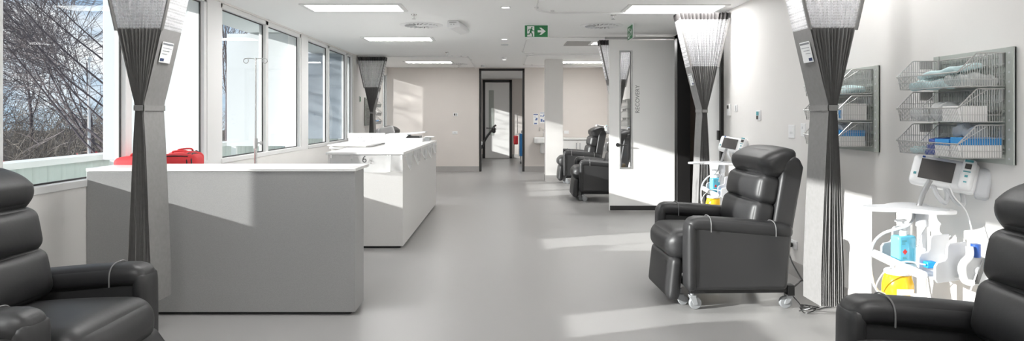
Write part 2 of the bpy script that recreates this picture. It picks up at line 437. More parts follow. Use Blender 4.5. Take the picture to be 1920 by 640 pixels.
# ================================================================= RECLINERS
def make_chair(label, foot=6, group='black recliner chairs', lift=0.0, fwd=0.0):
    root = empty('recliner_chair'); tag(root, label, 'recliner chair', group)
    # side panels and arm pads
    for sg in (1, -1):
        prof = [(-.335, .165), (.345, .165), (.36, .625), (-.37, .562)]
        y0, y1 = (.325, .437) if sg > 0 else (-.437, -.325)
        MB().prism(prof, y0, y1, 'y').build('side_panel', 'leather_vinyl', root, bevel=.03, seg=4)
        def sl(q):
            q = q.copy(); tt = q.x
            q.z += .085 * tt - (.02 if tt > .30 else 0) * ((tt - .30) / .07 if tt > .30 else 0)
            return q
        a = MB().cushion((.745, .150, .098), (-.002, sg * .374, .606), .042, 16, (.004, .003, .010), fn=sl)
        pad = a.build('armrest', 'leather', root, ang=60)
        for x, m0 in ((.215, -.045), (-.245, -.04)):
            p = MB()
            loop = []
            for (yy, zz) in ((-.079, m0), (-.079, .01), (-.064, .042), (-.03, .060), (.03, .060), (.064, .042), (.079, .01), (.079, m0)):
                loop.append((x + .004, sg * .374 + yy, .606 + zz + .085 * x + .001))
            p.tube(smooth_path(loop, 4), .0036, 6)
            p.build('piping', 'piping', pad)
        fr = MB().cushion((.062, .150, .478), (.348, sg * .374, .402), .028, 10, (.008, .002, 0))
        fr.build('arm_front', 'leather', root, ang=60)
    # seat and footrest
    def seatf(q):
        q = q.copy(); q.z += .05 * q.x
        if q.x > .2: q.z -= .9 * (q.x - .2) ** 2 if q.z > 0 else 0
        return q
    MB().cushion((.66, .588, .22), (.135, 0, .435), .085, 20, (.02, .0, .022), fn=seatf).build('seat', 'leather', root, ang=70)
    M = Matrix.Translation((.405 + lift, 0, .335 + lift * .4)) @ Matrix.Rotation(-R(foot), 4, 'Y')
    fo = MB().cushion((.085, .60, .31 + .2 * (foot > 20)), (0, 0, -.125 - .08 * (foot > 20)), .036, 14, (.012, .0, .0)).v
    k = MB().cushion((.085, .60, .31 + .2 * (foot > 20)), (0, 0, -.125 - .08 * (foot > 20)), .036, 14, (.012, .0, .0))
    k.v = [tuple(M @ Vector(p)) for p in k.v]
    k.build('footrest', 'leather', root, ang=70)
    # back shell
    sh = [(-.255, .46), (-.345, 1.00), (-.372, 1.075), (-.425, 1.105), (-.478, 1.085), (-.505, 1.02), (-.405, .46)]
    MB().prism([(p[0] + fwd, p[1]) for p in sh], -.335, .335, 'y').build('backrest', 'leather', root, bevel=.028, seg=4, ang=50)
    th = R(-11)
    def place(c): return Matrix.Translation((c[0] + fwd, c[1], c[2])) @ Matrix.Rotation(th, 4, 'Y')
    for (c, sz, bl) in (((-.215, 0, .655), (.17, .625, .235), .03), ((-.262, 0, .855), (.17, .625, .215), .03)):
        Mx = place(c)
        q = MB().cushion(sz, (0, 0, 0), .055, 18, (bl, .004, .012))
        q.v = [tuple(Mx @ Vector(p)) for p in q.v]
        q.build('back_cushion', 'leather', root, ang=70)
    Mx = place((-.318, 0, 1.055))
    def hd(q):
        q = q.copy()
        if q.z > .0: q.x -= .75 * q.z
        return q
    q = MB().cushion((.215, .672, .225), (0, 0, 0), .092, 22, (.012, .0, .016), fn=hd)
    q.v = [tuple(Mx @ Vector(p)) for p in q.v]
    q.build('headrest', 'leather', root, ang=70)
    # steel base and castors
    b = MB()
    for sg in (1, -1):
        b.box(-.415, .325, sg * .30 - .018, sg * .30 + .018, .115, .158)
        b.box(-.435, -.385, sg * .30 - .03, sg * .30 + .03, .095, .17)
    b.box(.27, .31, -.30, .30, .12, .155); b.box(-.39, -.35, -.30, .30, .12, .155); b.box(-.05, .0, -.30, .30, .12, .155)
    b.box(-.10, .04, -.16, .05, .095, .12)
    b.build('base_frame', 'black_steel', root, bevel=.003)
    for (cx, cy) in ((.305, .30), (.305, -.30), (-.40, .30), (-.40, -.30), (.36, -.19), (.36, .19)):
        rear = cx < 0; rw = .044 if rear or abs(cy) > .25 else .036
        c = MB().cyl((cx, cy, rw * 1.55), (cx, cy, .12), .012, n=12)
        tr = .022 * (1 if not rear else -1)
        for s_ in (-1, 1):
            c.prism([(cx - tr - .016, rw * .75), (cx - tr + .016, rw * .75), (cx + .02, rw * 2.0), (cx + .02, rw * 2.25), (cx - .02, rw * 2.25), (cx - .026, rw * 1.9)], cy + s_ * .020 - .003, cy + s_ * .020 + .003, 'y')
        c.box(cx - .026, cx + .022, cy - .022, cy + .022, rw * 2.1, rw * 2.3)
        cast = c.build('caster', 'caster_grey', root, bevel=.002)
        wl = MB().tube([(cx - tr, cy - .015, rw), (cx - tr, cy - .011, rw), (cx - tr, cy + .011, rw), (cx - tr, cy + .015, rw)], [rw * .9, rw, rw, rw * .9], 24)
        wl.cyl((cx - tr, cy - .019, rw), (cx - tr, cy + .019, rw), rw * .32)
        wl.build('wheel', 'caster_tyre', cast)
    return root

main_chair = make_chair('black recliner between the two tied curtains on the right, cord trailing behind', 6)
main_chair.location = (1.64, 4.93, 0); main_chair.rotation_euler.z = math.pi + R(2)
def chair(x, y, rz, label):
    c = copy_tree(main_chair); c.location = (x, y, 0); c.rotation_euler.z = rz; c['label'] = label; return c
chair(1.57, 10.70, math.pi, 'black recliner half hidden by the open recovery door, nearer of the far pair')
chair(1.55, 13.36, math.pi, 'black recliner farthest along the right wall, beside the pale wall projection')
rch = make_chair('black recliner cut off by the bottom right corner of the picture', 6, fwd=.06)
rch.location = (1.72, 2.17, 0); rch.rotation_euler.z = math.pi
chair(-2.2, 14.15, R(-5), 'black recliner beyond the printer, only its head cushion showing')
lc = make_chair('black recliner in the bottom left corner with its footrest raised', 35, lift=.03, fwd=.085)
lc.location = (-2.10, 2.74, 0)
# power cord of the middle recliner (child: it moves with the chair)
Mi = Matrix.Translation(main_chair.location) @ Matrix.Rotation(math.pi + R(2), 4, 'Z'); Mi.invert()
pts = [(2.06, 4.72, .14), (2.10, 4.74, .10), (2.22, 4.80, .16), (2.28, 4.90, .12), (2.33, 5.20, .20), (2.42, 5.5, .265), (2.475, 5.57, .265)]
cb = MB().tube(smooth_path([Mi @ Vector(p) for p in pts], 6), .006, 7)
loop = [(2.06, 4.70, .12), (2.12, 4.62, .04), (2.10, 4.50, .008)]
rnd = random.Random(4)
for i in range(11):
    a = i * 2.3
    loop.append((2.11 + (.05 + .03 * rnd.random()) * math.cos(a), 4.47 + (.05 + .03 * rnd.random()) * math.sin(a), .010 + .085 * rnd.random()))
loop += [(2.20, 4.56, .012), (2.30, 4.62, .008), (2.40, 4.66, .008)]
cb.tube(smooth_path([Mi @ Vector(p) for p in loop], 5), .004, 6)
cb.build('power_cord', 'black_plastic', main_chair)

# ================================================================= CURTAINS
def make_curtain(side, label, pleats=12, hw=.27, tilt=0.0, seed=1, group='grey and white ward curtains tied back', bottom=.21, meshw=None):
    # side=+1 shows its flat face on +x, -1 on -x; hangs about its own origin on the floor
    root = empty('ward_curtain'); tag(root, label, 'curtain', group)
    rnd = random.Random(seed)
    d = .24
    N = pleats * 2
    jit = [0] + [rnd.uniform(-.28, .28) for _ in range(N - 1)] + [0]
    dep = [1] + [rnd.uniform(.90, 1.0) for _ in range(N)]
    wob = [rnd.uniform(0, 6.28) for _ in range(N + 1)]
    def width(z):
        if z > 2.53: return hw
        if z > 1.46: return .026 + (hw - .026) * ((z - 1.46) / (2.53 - 1.46)) ** 0.95
        if z > 1.42: return .026
        return .026 + (.072 - .026) * min(1, (1.42 - z) / 1.0) ** .8
    def section(z):
        wz = width(z); front = []
        fd = .022 + .022 * min(1, wz / .1)
        for i in range(N):
            x0 = -wz + 2 * wz * (i + jit[i]) / N; x1 = -wz + 2 * wz * (i + 1 + jit[i + 1]) / N
            y0 = -d / 2 + (0 if i % 2 == 0 else fd * dep[i]); y1 = -d / 2 + (fd * dep[i + 1] if i % 2 == 0 else 0)
            for j in range(6):
                tt = j / 6; ss = tt * tt * (3 - 2 * tt)
                front.append((x0 + (x1 - x0) * tt + .12 * wz / N * math.sin(wob[i] + z * 5), y0 + (y1 - y0) * (.3 * tt + .7 * ss) + .004 * math.sin(wob[i] * 2 + z * 3)))
        front[0] = (-wz, -d / 2)
        front.append((wz, -d / 2))
        out = [(-wz - .002 * math.sin(t * 9), d / 2 - d * t / 3) for t in range(3)] + front
        back = [(-x, -y) for (x, y) in front]
        out += [(wz, -d / 2 + d * t / 3) for t in (1, 2)] + back
        return [(side * -1 * x, y) for (x, y) in out] if side > 0 else out
    def sheet(zs, name, m, parent=None):
        vs = []; fs = []
        for z in zs:
            vs += [(x, y, z) for (x, y) in section(z)]
        n = len(section(1.0))
        for i in range(len(zs) - 1):
            for j in range(n - 1):
                fs.append((i * n + j, i * n + j + 1, (i + 1) * n + j + 1, (i + 1) * n + j))
        return MB()._add(vs, fs).build(name, m, parent or root, ang=75)
    def lin(a, b, n): return [a + (b - a) * i / n for i in range(n + 1)]
    sheet(lin(bottom, 1.945, 34), 'drape', 'drape_grey')
    net = sheet(lin(1.945, 2.47, 12), 'netting', 'white_netting')
    sheet(lin(2.47, 2.545, 3), 'header_band', 'header_grey')
    # dark hems along the netting's two near edges
    hm = MB()
    for sg in (-1, 1):
        pts = [(sg * (width(z) + .004), -d / 2 - .003, z) for z in lin(1.93, 2.48, 8)]
        hm.tube(pts, .011, 6)
    hm.build('hem', 'hem_grey', net)
    tb = MB(); w0 = width(1.44) + .004
    ring = [(-w0, -d / 2 - .004), (w0, -d / 2 - .004), (w0, d / 2 + .004), (-w0, d / 2 + .004)]
    for i in range(4):
        a, b = ring[i], ring[(i + 1) % 4]
        tb.box(min(a[0], b[0]) - .002, max(a[0], b[0]) + .002, min(a[1], b[1]) - .002, max(a[1], b[1]) + .002, 1.428, 1.462)
    tb.build('tie_band', 'drape_grey', root)
    # care label on the flat face
    lb = MB(); z1, z0 = 1.865, 1.735
    def px(z, off): return side * (width(z) + off)
    def quad(y0, y1, za, zb, off, mi):
        p = [(px(za, off), y0, za), (px(za, off), y1, za), (px(zb, off), y1, zb), (px(zb, off), y0, zb)]
        q = [(side * (abs(x) - .0025), y, z) for (x, y, z) in p]
        lb._add(p + q, [(0, 1, 2, 3), (7, 6, 5, 4), (0, 4, 5, 1), (1, 5, 6, 2), (2, 6, 7, 3), (3, 7, 4, 0)], mi)
    quad(-.085, .045, z0, z1, .010, 0)
    quad(-.080, .040, z1 - .018, z1 - .007, .0115, 1)
    for k in range(3): quad(-.07, .03 - .02 * k, z1 - .040 - .018 * k, z1 - .037 - .018 * k, .0115, 1)
    quad(-.078, -.035, z0 + .008, z0 + .026, .0115, 2)
    lb.build('label_patch', ['label_white', 'label_ink', 'label_blue'], root, smooth=False)
    for i in range(6):
        x = -hw * .95 + 2 * hw * .95 * i / 5
        MB().tube([(x, 0, 2.535), (x, 0, 2.553)], .003, 5).build('hook', 'white_plastic', root)
    return root
c = make_curtain(1, 'grey and white tied-back curtain hanging before the near counter, left side', seed=2); c.location = (-2.29, 4.12, 0)
c = make_curtain(-1, 'tied-back curtain between the middle recliner and the wire baskets', seed=3); c.location = (2.03, 4.09, 0)
c = make_curtain(-1, 'grey and white tied-back curtain in front of the dark double doorway', seed=5, hw=.285, pleats=13); c.location = (2.215, 7.24, 0)
c = make_curtain(1, 'tied-back curtain at the far end of the windows, before the far wire baskets', seed=7, hw=.27); c.location = (-2.63, 12.66, 0)
c = make_curtain(-1, 'grey and white tied-back curtain beside and behind the open recovery door', seed=8, hw=.27); c.location = (1.70, 9.86, 0)
c = make_curtain(-1, 'tied-back curtain above the two far recliners, mostly hidden by a nearer curtain', seed=9, hw=.25); c.location = (2.12, 12.15, 0)

# ceiling curtain tracks
def track(pts, label, z=2.556):
    m = MB().tube([(p[0], p[1], z) for p in pts], .010, 6)
    o = tag(m.build('curtain_track', 'frame_white'), label, 'curtain track', 'ceiling curtain tracks')
    k = max(2, len(pts) // 5)
    for i in range(0, len(pts), k):
        MB().box(pts[i][0] - .02, pts[i][0] + .02, pts[i][1] - .02, pts[i][1] + .02, z + .008, ZC - .001).build('hanger', 'frame_white', o)
    return o
def upath(xw, y0, y1, xi, r, near=True, far=True):
    # from the wall at y1, along to the inner run at xi, then towards y0 and back to the wall
    sg = 1 if xw > xi else -1
    out = [(xw, y1), (xw - sg * .6, y1), (xw - sg * 1.2, y1)]
    out += [(p.x, p.y) for p in arc((xi + sg * r, y1 - r, 0), r, math.pi / 2, math.pi if sg > 0 else 0, 8, 'xy')]
    out += [(xi, y1 - r - .5), (xi, (y0 + y1) / 2), (xi, y0 + r + .4)]
    if near:
        out += [(p.x, p.y) for p in arc((xi + sg * r, y0 + r, 0), r, math.pi if sg > 0 else 0, math.pi * 1.5 if sg > 0 else -math.pi / 2, 8, 'xy')]
        out += [(xw - sg * 1.2, y0), (xw - sg * .6, y0), (xw, y0)]
    return out
track(upath(XR, 4.09, 7.24, .33, .32), 'white curved curtain track above the middle recliner')
track(upath(XR, 9.50, 12.1, .32, .32), 'white curved curtain track above the nearer far recliner')
track(upath(XR, 12.25, 15.0, .42, .32), 'white curved curtain track farthest away on the right, beside the wall projection')
track([(XL, 12.66), (-2.3, 12.66), (-1.6, 12.66)] + [(p.x, p.y) for p in arc((-1.06, 12.98, 0), .32, -math.pi / 2, 0, 8, 'xy')] + [(-.74, 13.6), (-.74, 14.6), (-.74, 15.80)],
      'white curved curtain track at the far left above the printer')

#@@NEXT
# ================================================================= COUNTERS
rc = empty('reception_counter', (-1.06, 4.47, 0)); tag(rc, 'near speckled grey counter with a white top, behind the left recliner', 'counter')
rc.location = (0, 0, 0)
MB().box(XL + .002, -1.052, 4.47, 4.745, .022, 1.005).build('front_panel', 'counter_stone', rc, bevel=.003)
MB().box(XL + .002, -1.046, 4.464, 4.90, 1.006, 1.028).build('counter_top', 'counter_top', rc, bevel=.003)
MB().box(XL + .01, -1.09, 4.50, 4.73, 0, .021).build('plinth', 'shadow_gap', rc)
MB().box(XL + .002, -1.30, 4.748, 5.55, .885, .912).build('worktop', 'counter_top', rc, bevel=.002)
MB().box(-1.34, -1.31, 4.748, 5.53, 0, .884).box(-2.0, -1.97, 4.748, 5.53, 0, .884).build('support_panel', 'island_white', rc)

isl = empty('island_counter', (0, 0, 0)); tag(isl, 'long white counter with numbered sleeves along its edges, beyond the near grey counter', 'counter')
MB().box(-1.865, -1.078, 6.72, 9.93, .022, .985).box(-2.15, -1.866, 7.9, 9.9, .022, .985).build('carcass', 'island_white', isl, bevel=.002)
MB().box(-1.885, -1.070, 6.705, 9.945, .986, 1.010).box(-2.17, -1.884, 7.88, 9.92, .986, 1.010).build('counter_top', 'counter_top', isl, bevel=.002)
MB().box(-1.83, -1.11, 6.75, 9.9, 0, .021).build('plinth', 'shadow_gap', isl)

# raised socket upstand with a curved white board in front
up = empty('socket_upstand', (-1.87, 8.66, 1.011)); tag(up, 'low white upstand with two power sockets standing on the long white counter', 'power outlet')
pl = [(-.25, -.02), (.24, -.02), (.24, .015), (-.25, .015)]
MB().prism(pl, .0, .145, 'z').build('backplate', 'white_plastic', up, bevel=.002)
bd = [(-.13, -1.05), (.25, -1.05)] + [(.25 + .12 * math.sin(a * math.pi / 16), -1.05 + .12 - .12 * math.cos(a * math.pi / 16)) for a in range(1, 9)] + [(.37, -.03), (-.13, -.03)]
MB().prism([(p[0] - .12, p[1]) for p in bd], .022, .036, 'z').box(-.20, .2, -1.0, -.05, .0, .021).build('white_board', 'counter_top', up)
for k, x in enumerate((-.105, .03)):
    o = MB().box(x - .04, x + .075, -.030, -.0205, .045, .118).build('socket', 'white_plastic', up, bevel=.003)
    MB().box(x - .012, x - .004, -.0315, -.0302, .075, .092).box(x + .028, x + .036, -.0315, -.0302, .075, .092).build('slots', 'label_ink', o, smooth=False)

# plastic number sleeves
def sleeve(loc, rz, wd, hg, s, label, seed):
    root = empty('number_sleeve', loc, rz); tag(root, label, 'sign', 'clear number sleeves taped to the long counter')
    rnd = random.Random(seed); n = 10; vs = []; fs = []
    for i in range(n + 1):
        for j in range(7):
            u = i / n; v = j / 6
            curl = -.055 * v ** 2.2 * (u ** 2 if seed % 2 else (1 - u) ** 2) - .006 * math.sin(u * 6 + seed) * v
            vs.append(((u - .5) * wd, -.004 + curl, -v * hg + .012 * v * math.sin(u * 3 + seed)))
    for i in range(n):
        for j in range(6):
            a = i * 7 + j; fs.append((a, a + 7, a + 8, a + 1))
    MB()._add(vs, fs).build('clear_pocket', 'clear_sleeve', root)
    if s: text('number', s, .105, 'text_dark', root, (-.062 if s == '6' else 0, -.024 if s == '6' else -.012, -.050 if s == '6' else -.078), (R(90), 0, 0), .0004)
    tp = MB().box(-wd / 2 + .002, -wd / 2 + .018, -.0045, -.0018, -.05, -.002).box(wd / 2 - .018, wd / 2 - .002, -.0045, -.0018, -.05, -.002)
    tp.build('tape', 'paper', root, smooth=False)
yf = 6.7185
sleeve((-1.72, yf, .984), 0, .245, .17, '', 'blank clear sleeve at the left end of the long counter front', 4)
sleeve((-1.415, yf, .984), 0, .425, .175, '6', 'clear sleeve with the number 6 on the front of the long counter', 3)
sleeve((-1.165, yf, .984), 0, .165, .18, '', 'blank clear sleeve at the front right corner of the long counter', 6)
for i, (y, s) in enumerate(((7.12, ''), (7.76, '5'), (8.42, '4'), (9.06, '3'), (9.66, '2'))):
    lab = ['blank clear sleeve nearest the front corner on the aisle side of the long counter', 'sleeve with a 5 on the aisle side of the long counter', 'sleeve with a 4 on the aisle side of the long counter', 'sleeve with a 3 on the aisle side of the long counter', 'sleeve with a 2 at the far end of the aisle side'][i]
    sleeve((-1.0765, y, .984), R(90), .60 if i else .5, .165, s, lab, 4 + 2 * i)

# printer and trays at the far end of the island
pr = empty('flatbed_printer', (-1.50, 9.42, 1.0105)); tag(pr, 'white printer with a raised output tray on the far end of the long counter', 'printer')
MB().box(-.24, .30, -.17, .17, .0, .055).build('body', 'white_plastic', pr, bevel=.008)
MB().prism([(-.24, .056), (.05, .056), (.09, .10), (.02, .125), (-.22, .118), (-.24, .10)], -.165, .165, 'y').build('scanner_lid', 'white_plastic', pr, bevel=.006)
MB().prism([(.02, .125), (.33, .148), (.335, .136), (.10, .105)], -.13, .13, 'y').build('output_tray', 'pale_plastic', pr, bevel=.002)
MB().box(.06, .25, -.14, .14, .056, .085).build('paper_slot', 'black_plastic', pr)
tr = empty('document_tray', (-1.21, 9.70, 1.0105)); tag(tr, 'flat white document tray right of the printer on the long counter', 'tray')
MB().box(-.02, .12, -.08, .18, .052, .062).build('lid', 'white_plastic', tr, bevel=.002)
MB().box(-.015, .06, -.07, .17, .0, .051).build('body', 'pale_plastic', tr, bevel=.003)
st = MB().box(-.20, .16, -.10, .12, 0, .018).box(-.18, .15, -.11, .10, .0185, .03)
o = st.build('paper_stack', 'paper'); o.location = (-1.78, 9.55, 1.0105); tag(o, 'low stack of white paper left of the printer on the long counter', 'paper')

# red bags on the worktop
def bag(loc, rz, label, sx=.30):
    r = empty('first_aid_bag', loc, rz); tag(r, label, 'bag', 'red bags on the near counter')
    MB().cushion((sx, .20, .165), (0, 0, .0825), .035, 14, (.004, .006, .014)).build('body', 'red_bag', r, ang=70)
    z = MB()
    for x in (sx * .28, sx * .40):
        pth = [(x, -.103, .02), (x + .004, -.105, .09), (x - .006, -.085, .150), (x - .02, 0, .178), (x - .006, .085, .150), (x + .004, .105, .09), (x, .103, .02)]
        z.tube(smooth_path(pth, 4), .006, 6)
    z.tube(smooth_path([(-sx * .4, -.085, .155), (0, -.092, .160), (sx * .3, -.09, .155)], 4), .005, 6)
    z.build('zip', 'black_plastic', r)
    b = MB().box(sx * .05, sx * .05 + .045, -.113, -.104, .03, .07); b.build('buckle', 'black_plastic', r, bevel=.003)
    MB().tube(smooth_path([(-.06, 0, .172), (-.05, -.01, .192), (.04, .0, .196), (.06, .0, .172)], 5), .008, 6).build('handle', 'red_bag', r)
bag((-2.64, 5.20, .913), R(6), 'red zipped bag on the near counter, the rightmost of the three')
bag((-2.76, 5.52, .913), R(38), 'red zipped bag on the near counter, partly behind the curtain and the rightmost bag', .26)
bag((-3.02 + .19, 4.90, .913), R(84), 'red bag on the near counter showing left of the hanging curtain', .26)

# drip pole
iv = empty('drip_pole', (-2.25, 5.76, 0)); tag(iv, 'steel drip pole with ring hooks standing behind the near counter', 'drip stand')
MB().cyl((0, 0, .10), (0, 0, 1.16), .013).build('lower_tube', 'chrome', iv)
MB().cyl((0, 0, 1.10), (0, 0, 1.915), .008, .007).build('upper_tube', 'chrome', iv)
k = MB().cyl((0, 0, 1.10), (0, 0, 1.19), .018).cyl((.018, 0, 1.15), (.05, 0, 1.15), .006).cyl((.044, 0, 1.15), (.056, 0, 1.15), .018, n=8)
k.build('clamp_knob', 'steel_grey', iv)
for sg in (-1, 1):
    hp = [(0, 0, 1.905), (sg * .04, 0, 1.912), (sg * .085, -.002, 1.91)]
    hp += [(sg * (.085 + .022 * math.sin(a)), -.004, 1.888 + .022 * math.cos(a)) for a in [i * 2 * math.pi / 14 for i in range(1, 13)]]
    MB().tube(hp, .0035, 6).build('hook', 'chrome', iv)
for i in range(5):
    a = i * 2 * math.pi / 5 + .3
    lg = MB().tube([(0, 0, .13), (.12 * math.cos(a), .12 * math.sin(a), .11), (.27 * math.cos(a), .27 * math.sin(a), .085)], .014, 8).build('base_leg', 'chrome', iv)
    MB().cyl((.27 * math.cos(a) - .012 * math.sin(a), .27 * math.sin(a) + .012 * math.cos(a), .035), (.27 * math.cos(a) + .012 * math.sin(a), .27 * math.sin(a) - .012 * math.cos(a), .035), .035).cyl((.27 * math.cos(a), .27 * math.sin(a), .035), (.27 * math.cos(a), .27 * math.sin(a), .09), .008).build('caster', 'caster_grey', lg)

# ================================================================= VITAL SIGNS STANDS
def make_stand(label):
    r = empty('monitor_stand'); tag(r, label, 'medical monitor stand', 'white monitor stands beside the recliners')
    # base
    b = MB().cyl((0, 0, .07), (0, 0, .12), .05)
    for i in range(5):
        a = i * 2 * math.pi / 5 + .6
        b.tube([(0, 0, .105), (.15 * math.cos(a), .15 * math.sin(a), .09), (.24 * math.cos(a), .24 * math.sin(a), .075)], [.026, .02, .016], 8)
    bs = b.build('base', 'white_plastic', r)
    for i in range(5):
        a = i * 2 * math.pi / 5 + .6; x, y = .24 * math.cos(a), .24 * math.sin(a)
        MB().cyl((x - .012 * math.sin(a), y + .012 * math.cos(a), .032), (x + .012 * math.sin(a), y - .012 * math.cos(a), .032), .032).cyl((x, y, .03), (x, y, .08), .008).build('caster', 'caster_grey', bs)
    MB().cyl((0, 0, .10), (0, 0, .885), .024).build('pole', 'white_plastic', r)
    MB().cyl((-.0, 0, .80), (0, 0, .885), .030).build('collar', 'pale_plastic', r)
    # tray: rounded triangle
    tp = []
    for i in range(40):
        a = 2 * math.pi * i / 40
        rr = .19 + .055 * math.cos(3 * (a - math.pi))
        tp.append((-.085 + 1.12 * rr * math.cos(a), .0 + .82 * rr * math.sin(a)))
    t = MB().prism(tp, .888, .906, 'z'); t.build('tray', 'white_plastic', r, bevel=.006)
    MB().prism([(p[0] * .86 - .01, p[1] * .86) for p in tp], .9065, .9085, 'z').build('tray_mat', 'pale_plastic', r)
    MB().tube([(0.0, .03, .90), (.02, .02, .98), (.045, .0, 1.05)], .013, 10).build('monitor_arm', 'steel_grey', r)
    # monitor: wedge body leaning back, screen towards the ward
    Mm = Matrix.Translation((.112, -.02, 1.088)) @ Matrix.Rotation(R(-40), 4, 'Z') @ Matrix.Rotation(R(-22), 4, 'X') @ Matrix.Rotation(R(9), 4, 'Y')
    def tm(mb): mb.v = [tuple(Mm @ Vector(p)) for p in mb.v]; return mb
    tm(MB().cushion((.30, .075, .165), (-.01, .03, 0), .022, 10)).build('monitor_body', 'white_plastic', r, ang=60)
    sc_ = tm(MB().box(-.118, .038, -.0125, -.0085, -.052, .060)).build('screen', 'screen', r, bevel=.001)
    tm(MB().box(-.118, -.104, -.0105, -.0082, .066, .076)).build('badge', 'blue_plastic', r)
    tm(MB().box(-.142, -.128, -.0105, -.0082, -.035, -.021)).build('power_button', 'teal_print', r, bevel=.002)
    th = tm(MB().cushion((.062, .055, .165), (.098, -.018, .006), .02, 10)).build('thermometer', 'white_plastic', r, ang=60)
    tm(MB().box(.083, .111, -.0475, -.0452, .030, .058)).build('display', 'screen', th)
    for bx4 in ((.078, .114, -.0472, -.0440, .068, .080), (.080, .112, -.0472, -.0446, .012, .018), (.09, .104, -.0472, -.0448, -.016, -.004), (.09, .104, -.0472, -.0448, -.045, -.038)):
        tm(MB().box(*bx4)).build('key', 'teal_print', th)
    pod = [(.02, -.085), (.10, -.085), (.135, -.06), (.14, .0), (.13, .06), (.10, .082), (.05, .085), (.0, .06)]
    tm(MB().prism([(p[0], p[1]) for p in pod], .135, .20, 'x')).build('side_pod', 'pale_plastic', r, bevel=.014, seg=3)
    # organiser: three stepped dividers joined by rails
    def divider(x0, y, zb, wdt=.235, hh=.195):
        pf = [(0, .02), (.02, 0), (wdt, 0), (wdt, hh), (.105, hh), (.09, hh - .012), (.085, hh - .07), (.07, hh - .085), (.018, hh - .09), (0, hh - .108)]
        Md = Matrix.Translation((x0 + .11, y, 0)) @ Matrix.Rotation(R(21), 4, 'Z')
        return MB().prism([(p[0] - .11, zb + p[1]) for p in pf], -.006, .006, 'y', M=Md).build('divider', 'pale_plastic', r, bevel=.005, seg=3)  # greyer plastic than the rails: shade on the divider faces put into colour
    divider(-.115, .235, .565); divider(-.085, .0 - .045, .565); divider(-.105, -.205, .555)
    MB().tube([(-.128, .23, .605), (-.13, .0, .592), (-.125, -.20, .585)], .024, 12).build('front_rail', 'white_plastic', r)
    MB().box(-.09, .12, -.20, .23, .566, .578).build('shelf', 'white_plastic', r, bevel=.003)
    MB().box(.114, .124, -.20, .23, .578, .64).build('back_rail', 'white_plastic', r, bevel=.003)
    MB().box(-.05, .0, -.12, -.08, .60, .635).build('clip', 'sky_blue_plastic', r, bevel=.006)
    # rolled pressure cuff with blue fitting
    cf = MB().tube([(.105, -.262, .625), (.105, -.222, .625)], .075, 26); cf.cyl((.105, -.266, .625), (.105, -.22, .625), .02)
    cu = cf.build('pressure_cuff', 'cable_grey', r, bevel=.006)
    MB().tube(smooth_path([(.065, -.262, .745), (.06, -.27, .70), (.025, -.27, .65), (.035, -.27, .58), (.075, -.27, .565)], 6), .017, 10).build('hose', 'white_plastic', cu)
    MB().cyl((.105, -.250, .69), (.105, -.250, .755), .022).build('hose_fitting', 'blue_plastic', cu)
    MB().prism([(.085, .56), (.105, .56), (.15, .68), (.13, .69)], -.272, -.2665, 'y').build('strap', 'grille', cu)
    # bin bracket below
    MB().box(-.13, .03, .06, .20, .387, .399).cyl((-.03, .13, .395), (0, .0, .42), .014).build('bin_bracket', 'white_plastic', r, bevel=.003)
    # cables
    def cable(name, pts, rad, m): MB().tube(smooth_path(pts, 7), rad, 7).build(name, m, r)
    cable('cable', [(.06, .0, 1.02), (.05, -.05, .97), (.075, -.07, .935), (.10, -.05, .97), (.11, -.02, 1.02)], .012, 'cable_grey')
    cable('cable', [(.11, -.03, 1.02), (.12, -.08, .95), (.155, -.09, .93), (.175, -.06, .98), (.175, -.02, 1.03)], .012, 'cable_grey')
    cable('cable', [(.105, -.06, 1.03), (.11, -.09, .97), (.15, -.12, .90), (.16, -.15, .80), (.12, -.25, .66), (.04, -.29, .50), (.03, -.28, .36)], .0035, 'cable_white')
    cable('cable', [(-.02, .03, .88), (-.04, .05, .80), (-.10, .2, .72), (-.15, .22, .62), (-.16, .18, .45), (-.12, .12, .36)], .008, 'cable_grey')
    cable('cable', [(-.06, -.12, .62), (-.13, -.05, .62), (-.19, .02, .55), (-.19, .10, .44), (-.12, .12, .40)], .004, 'cable_white')
    cable('cable', [(.02, .02, .88), (.01, -.02, .82), (-.03, -.03, .76), (-.05, -.04, .70)], .006, 'cable_grey')
    return r
def make_bottle(label):
    r = empty('sanitiser_bottle'); tag(r, label, 'hand sanitiser', 'blue sanitiser bottles on the monitor stands')
    MB().cushion((.118, .066, .152), (0, 0, .076), .014, 8).build('bottle', 'gel_blue', r, ang=50)
    lb = MB().box(-.052, .005, -.0345, -.0331, .02, .145)
    k = lb.build('label_panel', 'gel_blue', r)
    mk = MB().prism([(-.024, .050), (-.008, .066), (-.024, .082), (-.040, .066)], -.0355, -.0346, 'y').build('hazard_mark', 'red_print', k, smooth=False)
    lt = MB()
    for z in (.128, .121, .114, .107): lt.box(-.045, -.012 - .01 * (z < .12), -.0353, -.0346, z, z + .003)
    lt.box(-.04, -.012, -.0353, -.0346, .027, .031).box(-.04, -.015, -.0353, -.0346, .035, .039)
    lt.build('print', 'teal_print', k, smooth=False)
    p = MB().cyl((0, 0, .150), (0, 0, .178), .019).cyl((0, 0, .178), (0, 0, .192), .011).cyl((0, 0, .192), (0, 0, .232), .006).box(-.052, .016, -.009, .009, .228, .240)
    p.build('pump', 'white_plastic', r, bevel=.002)
    return r
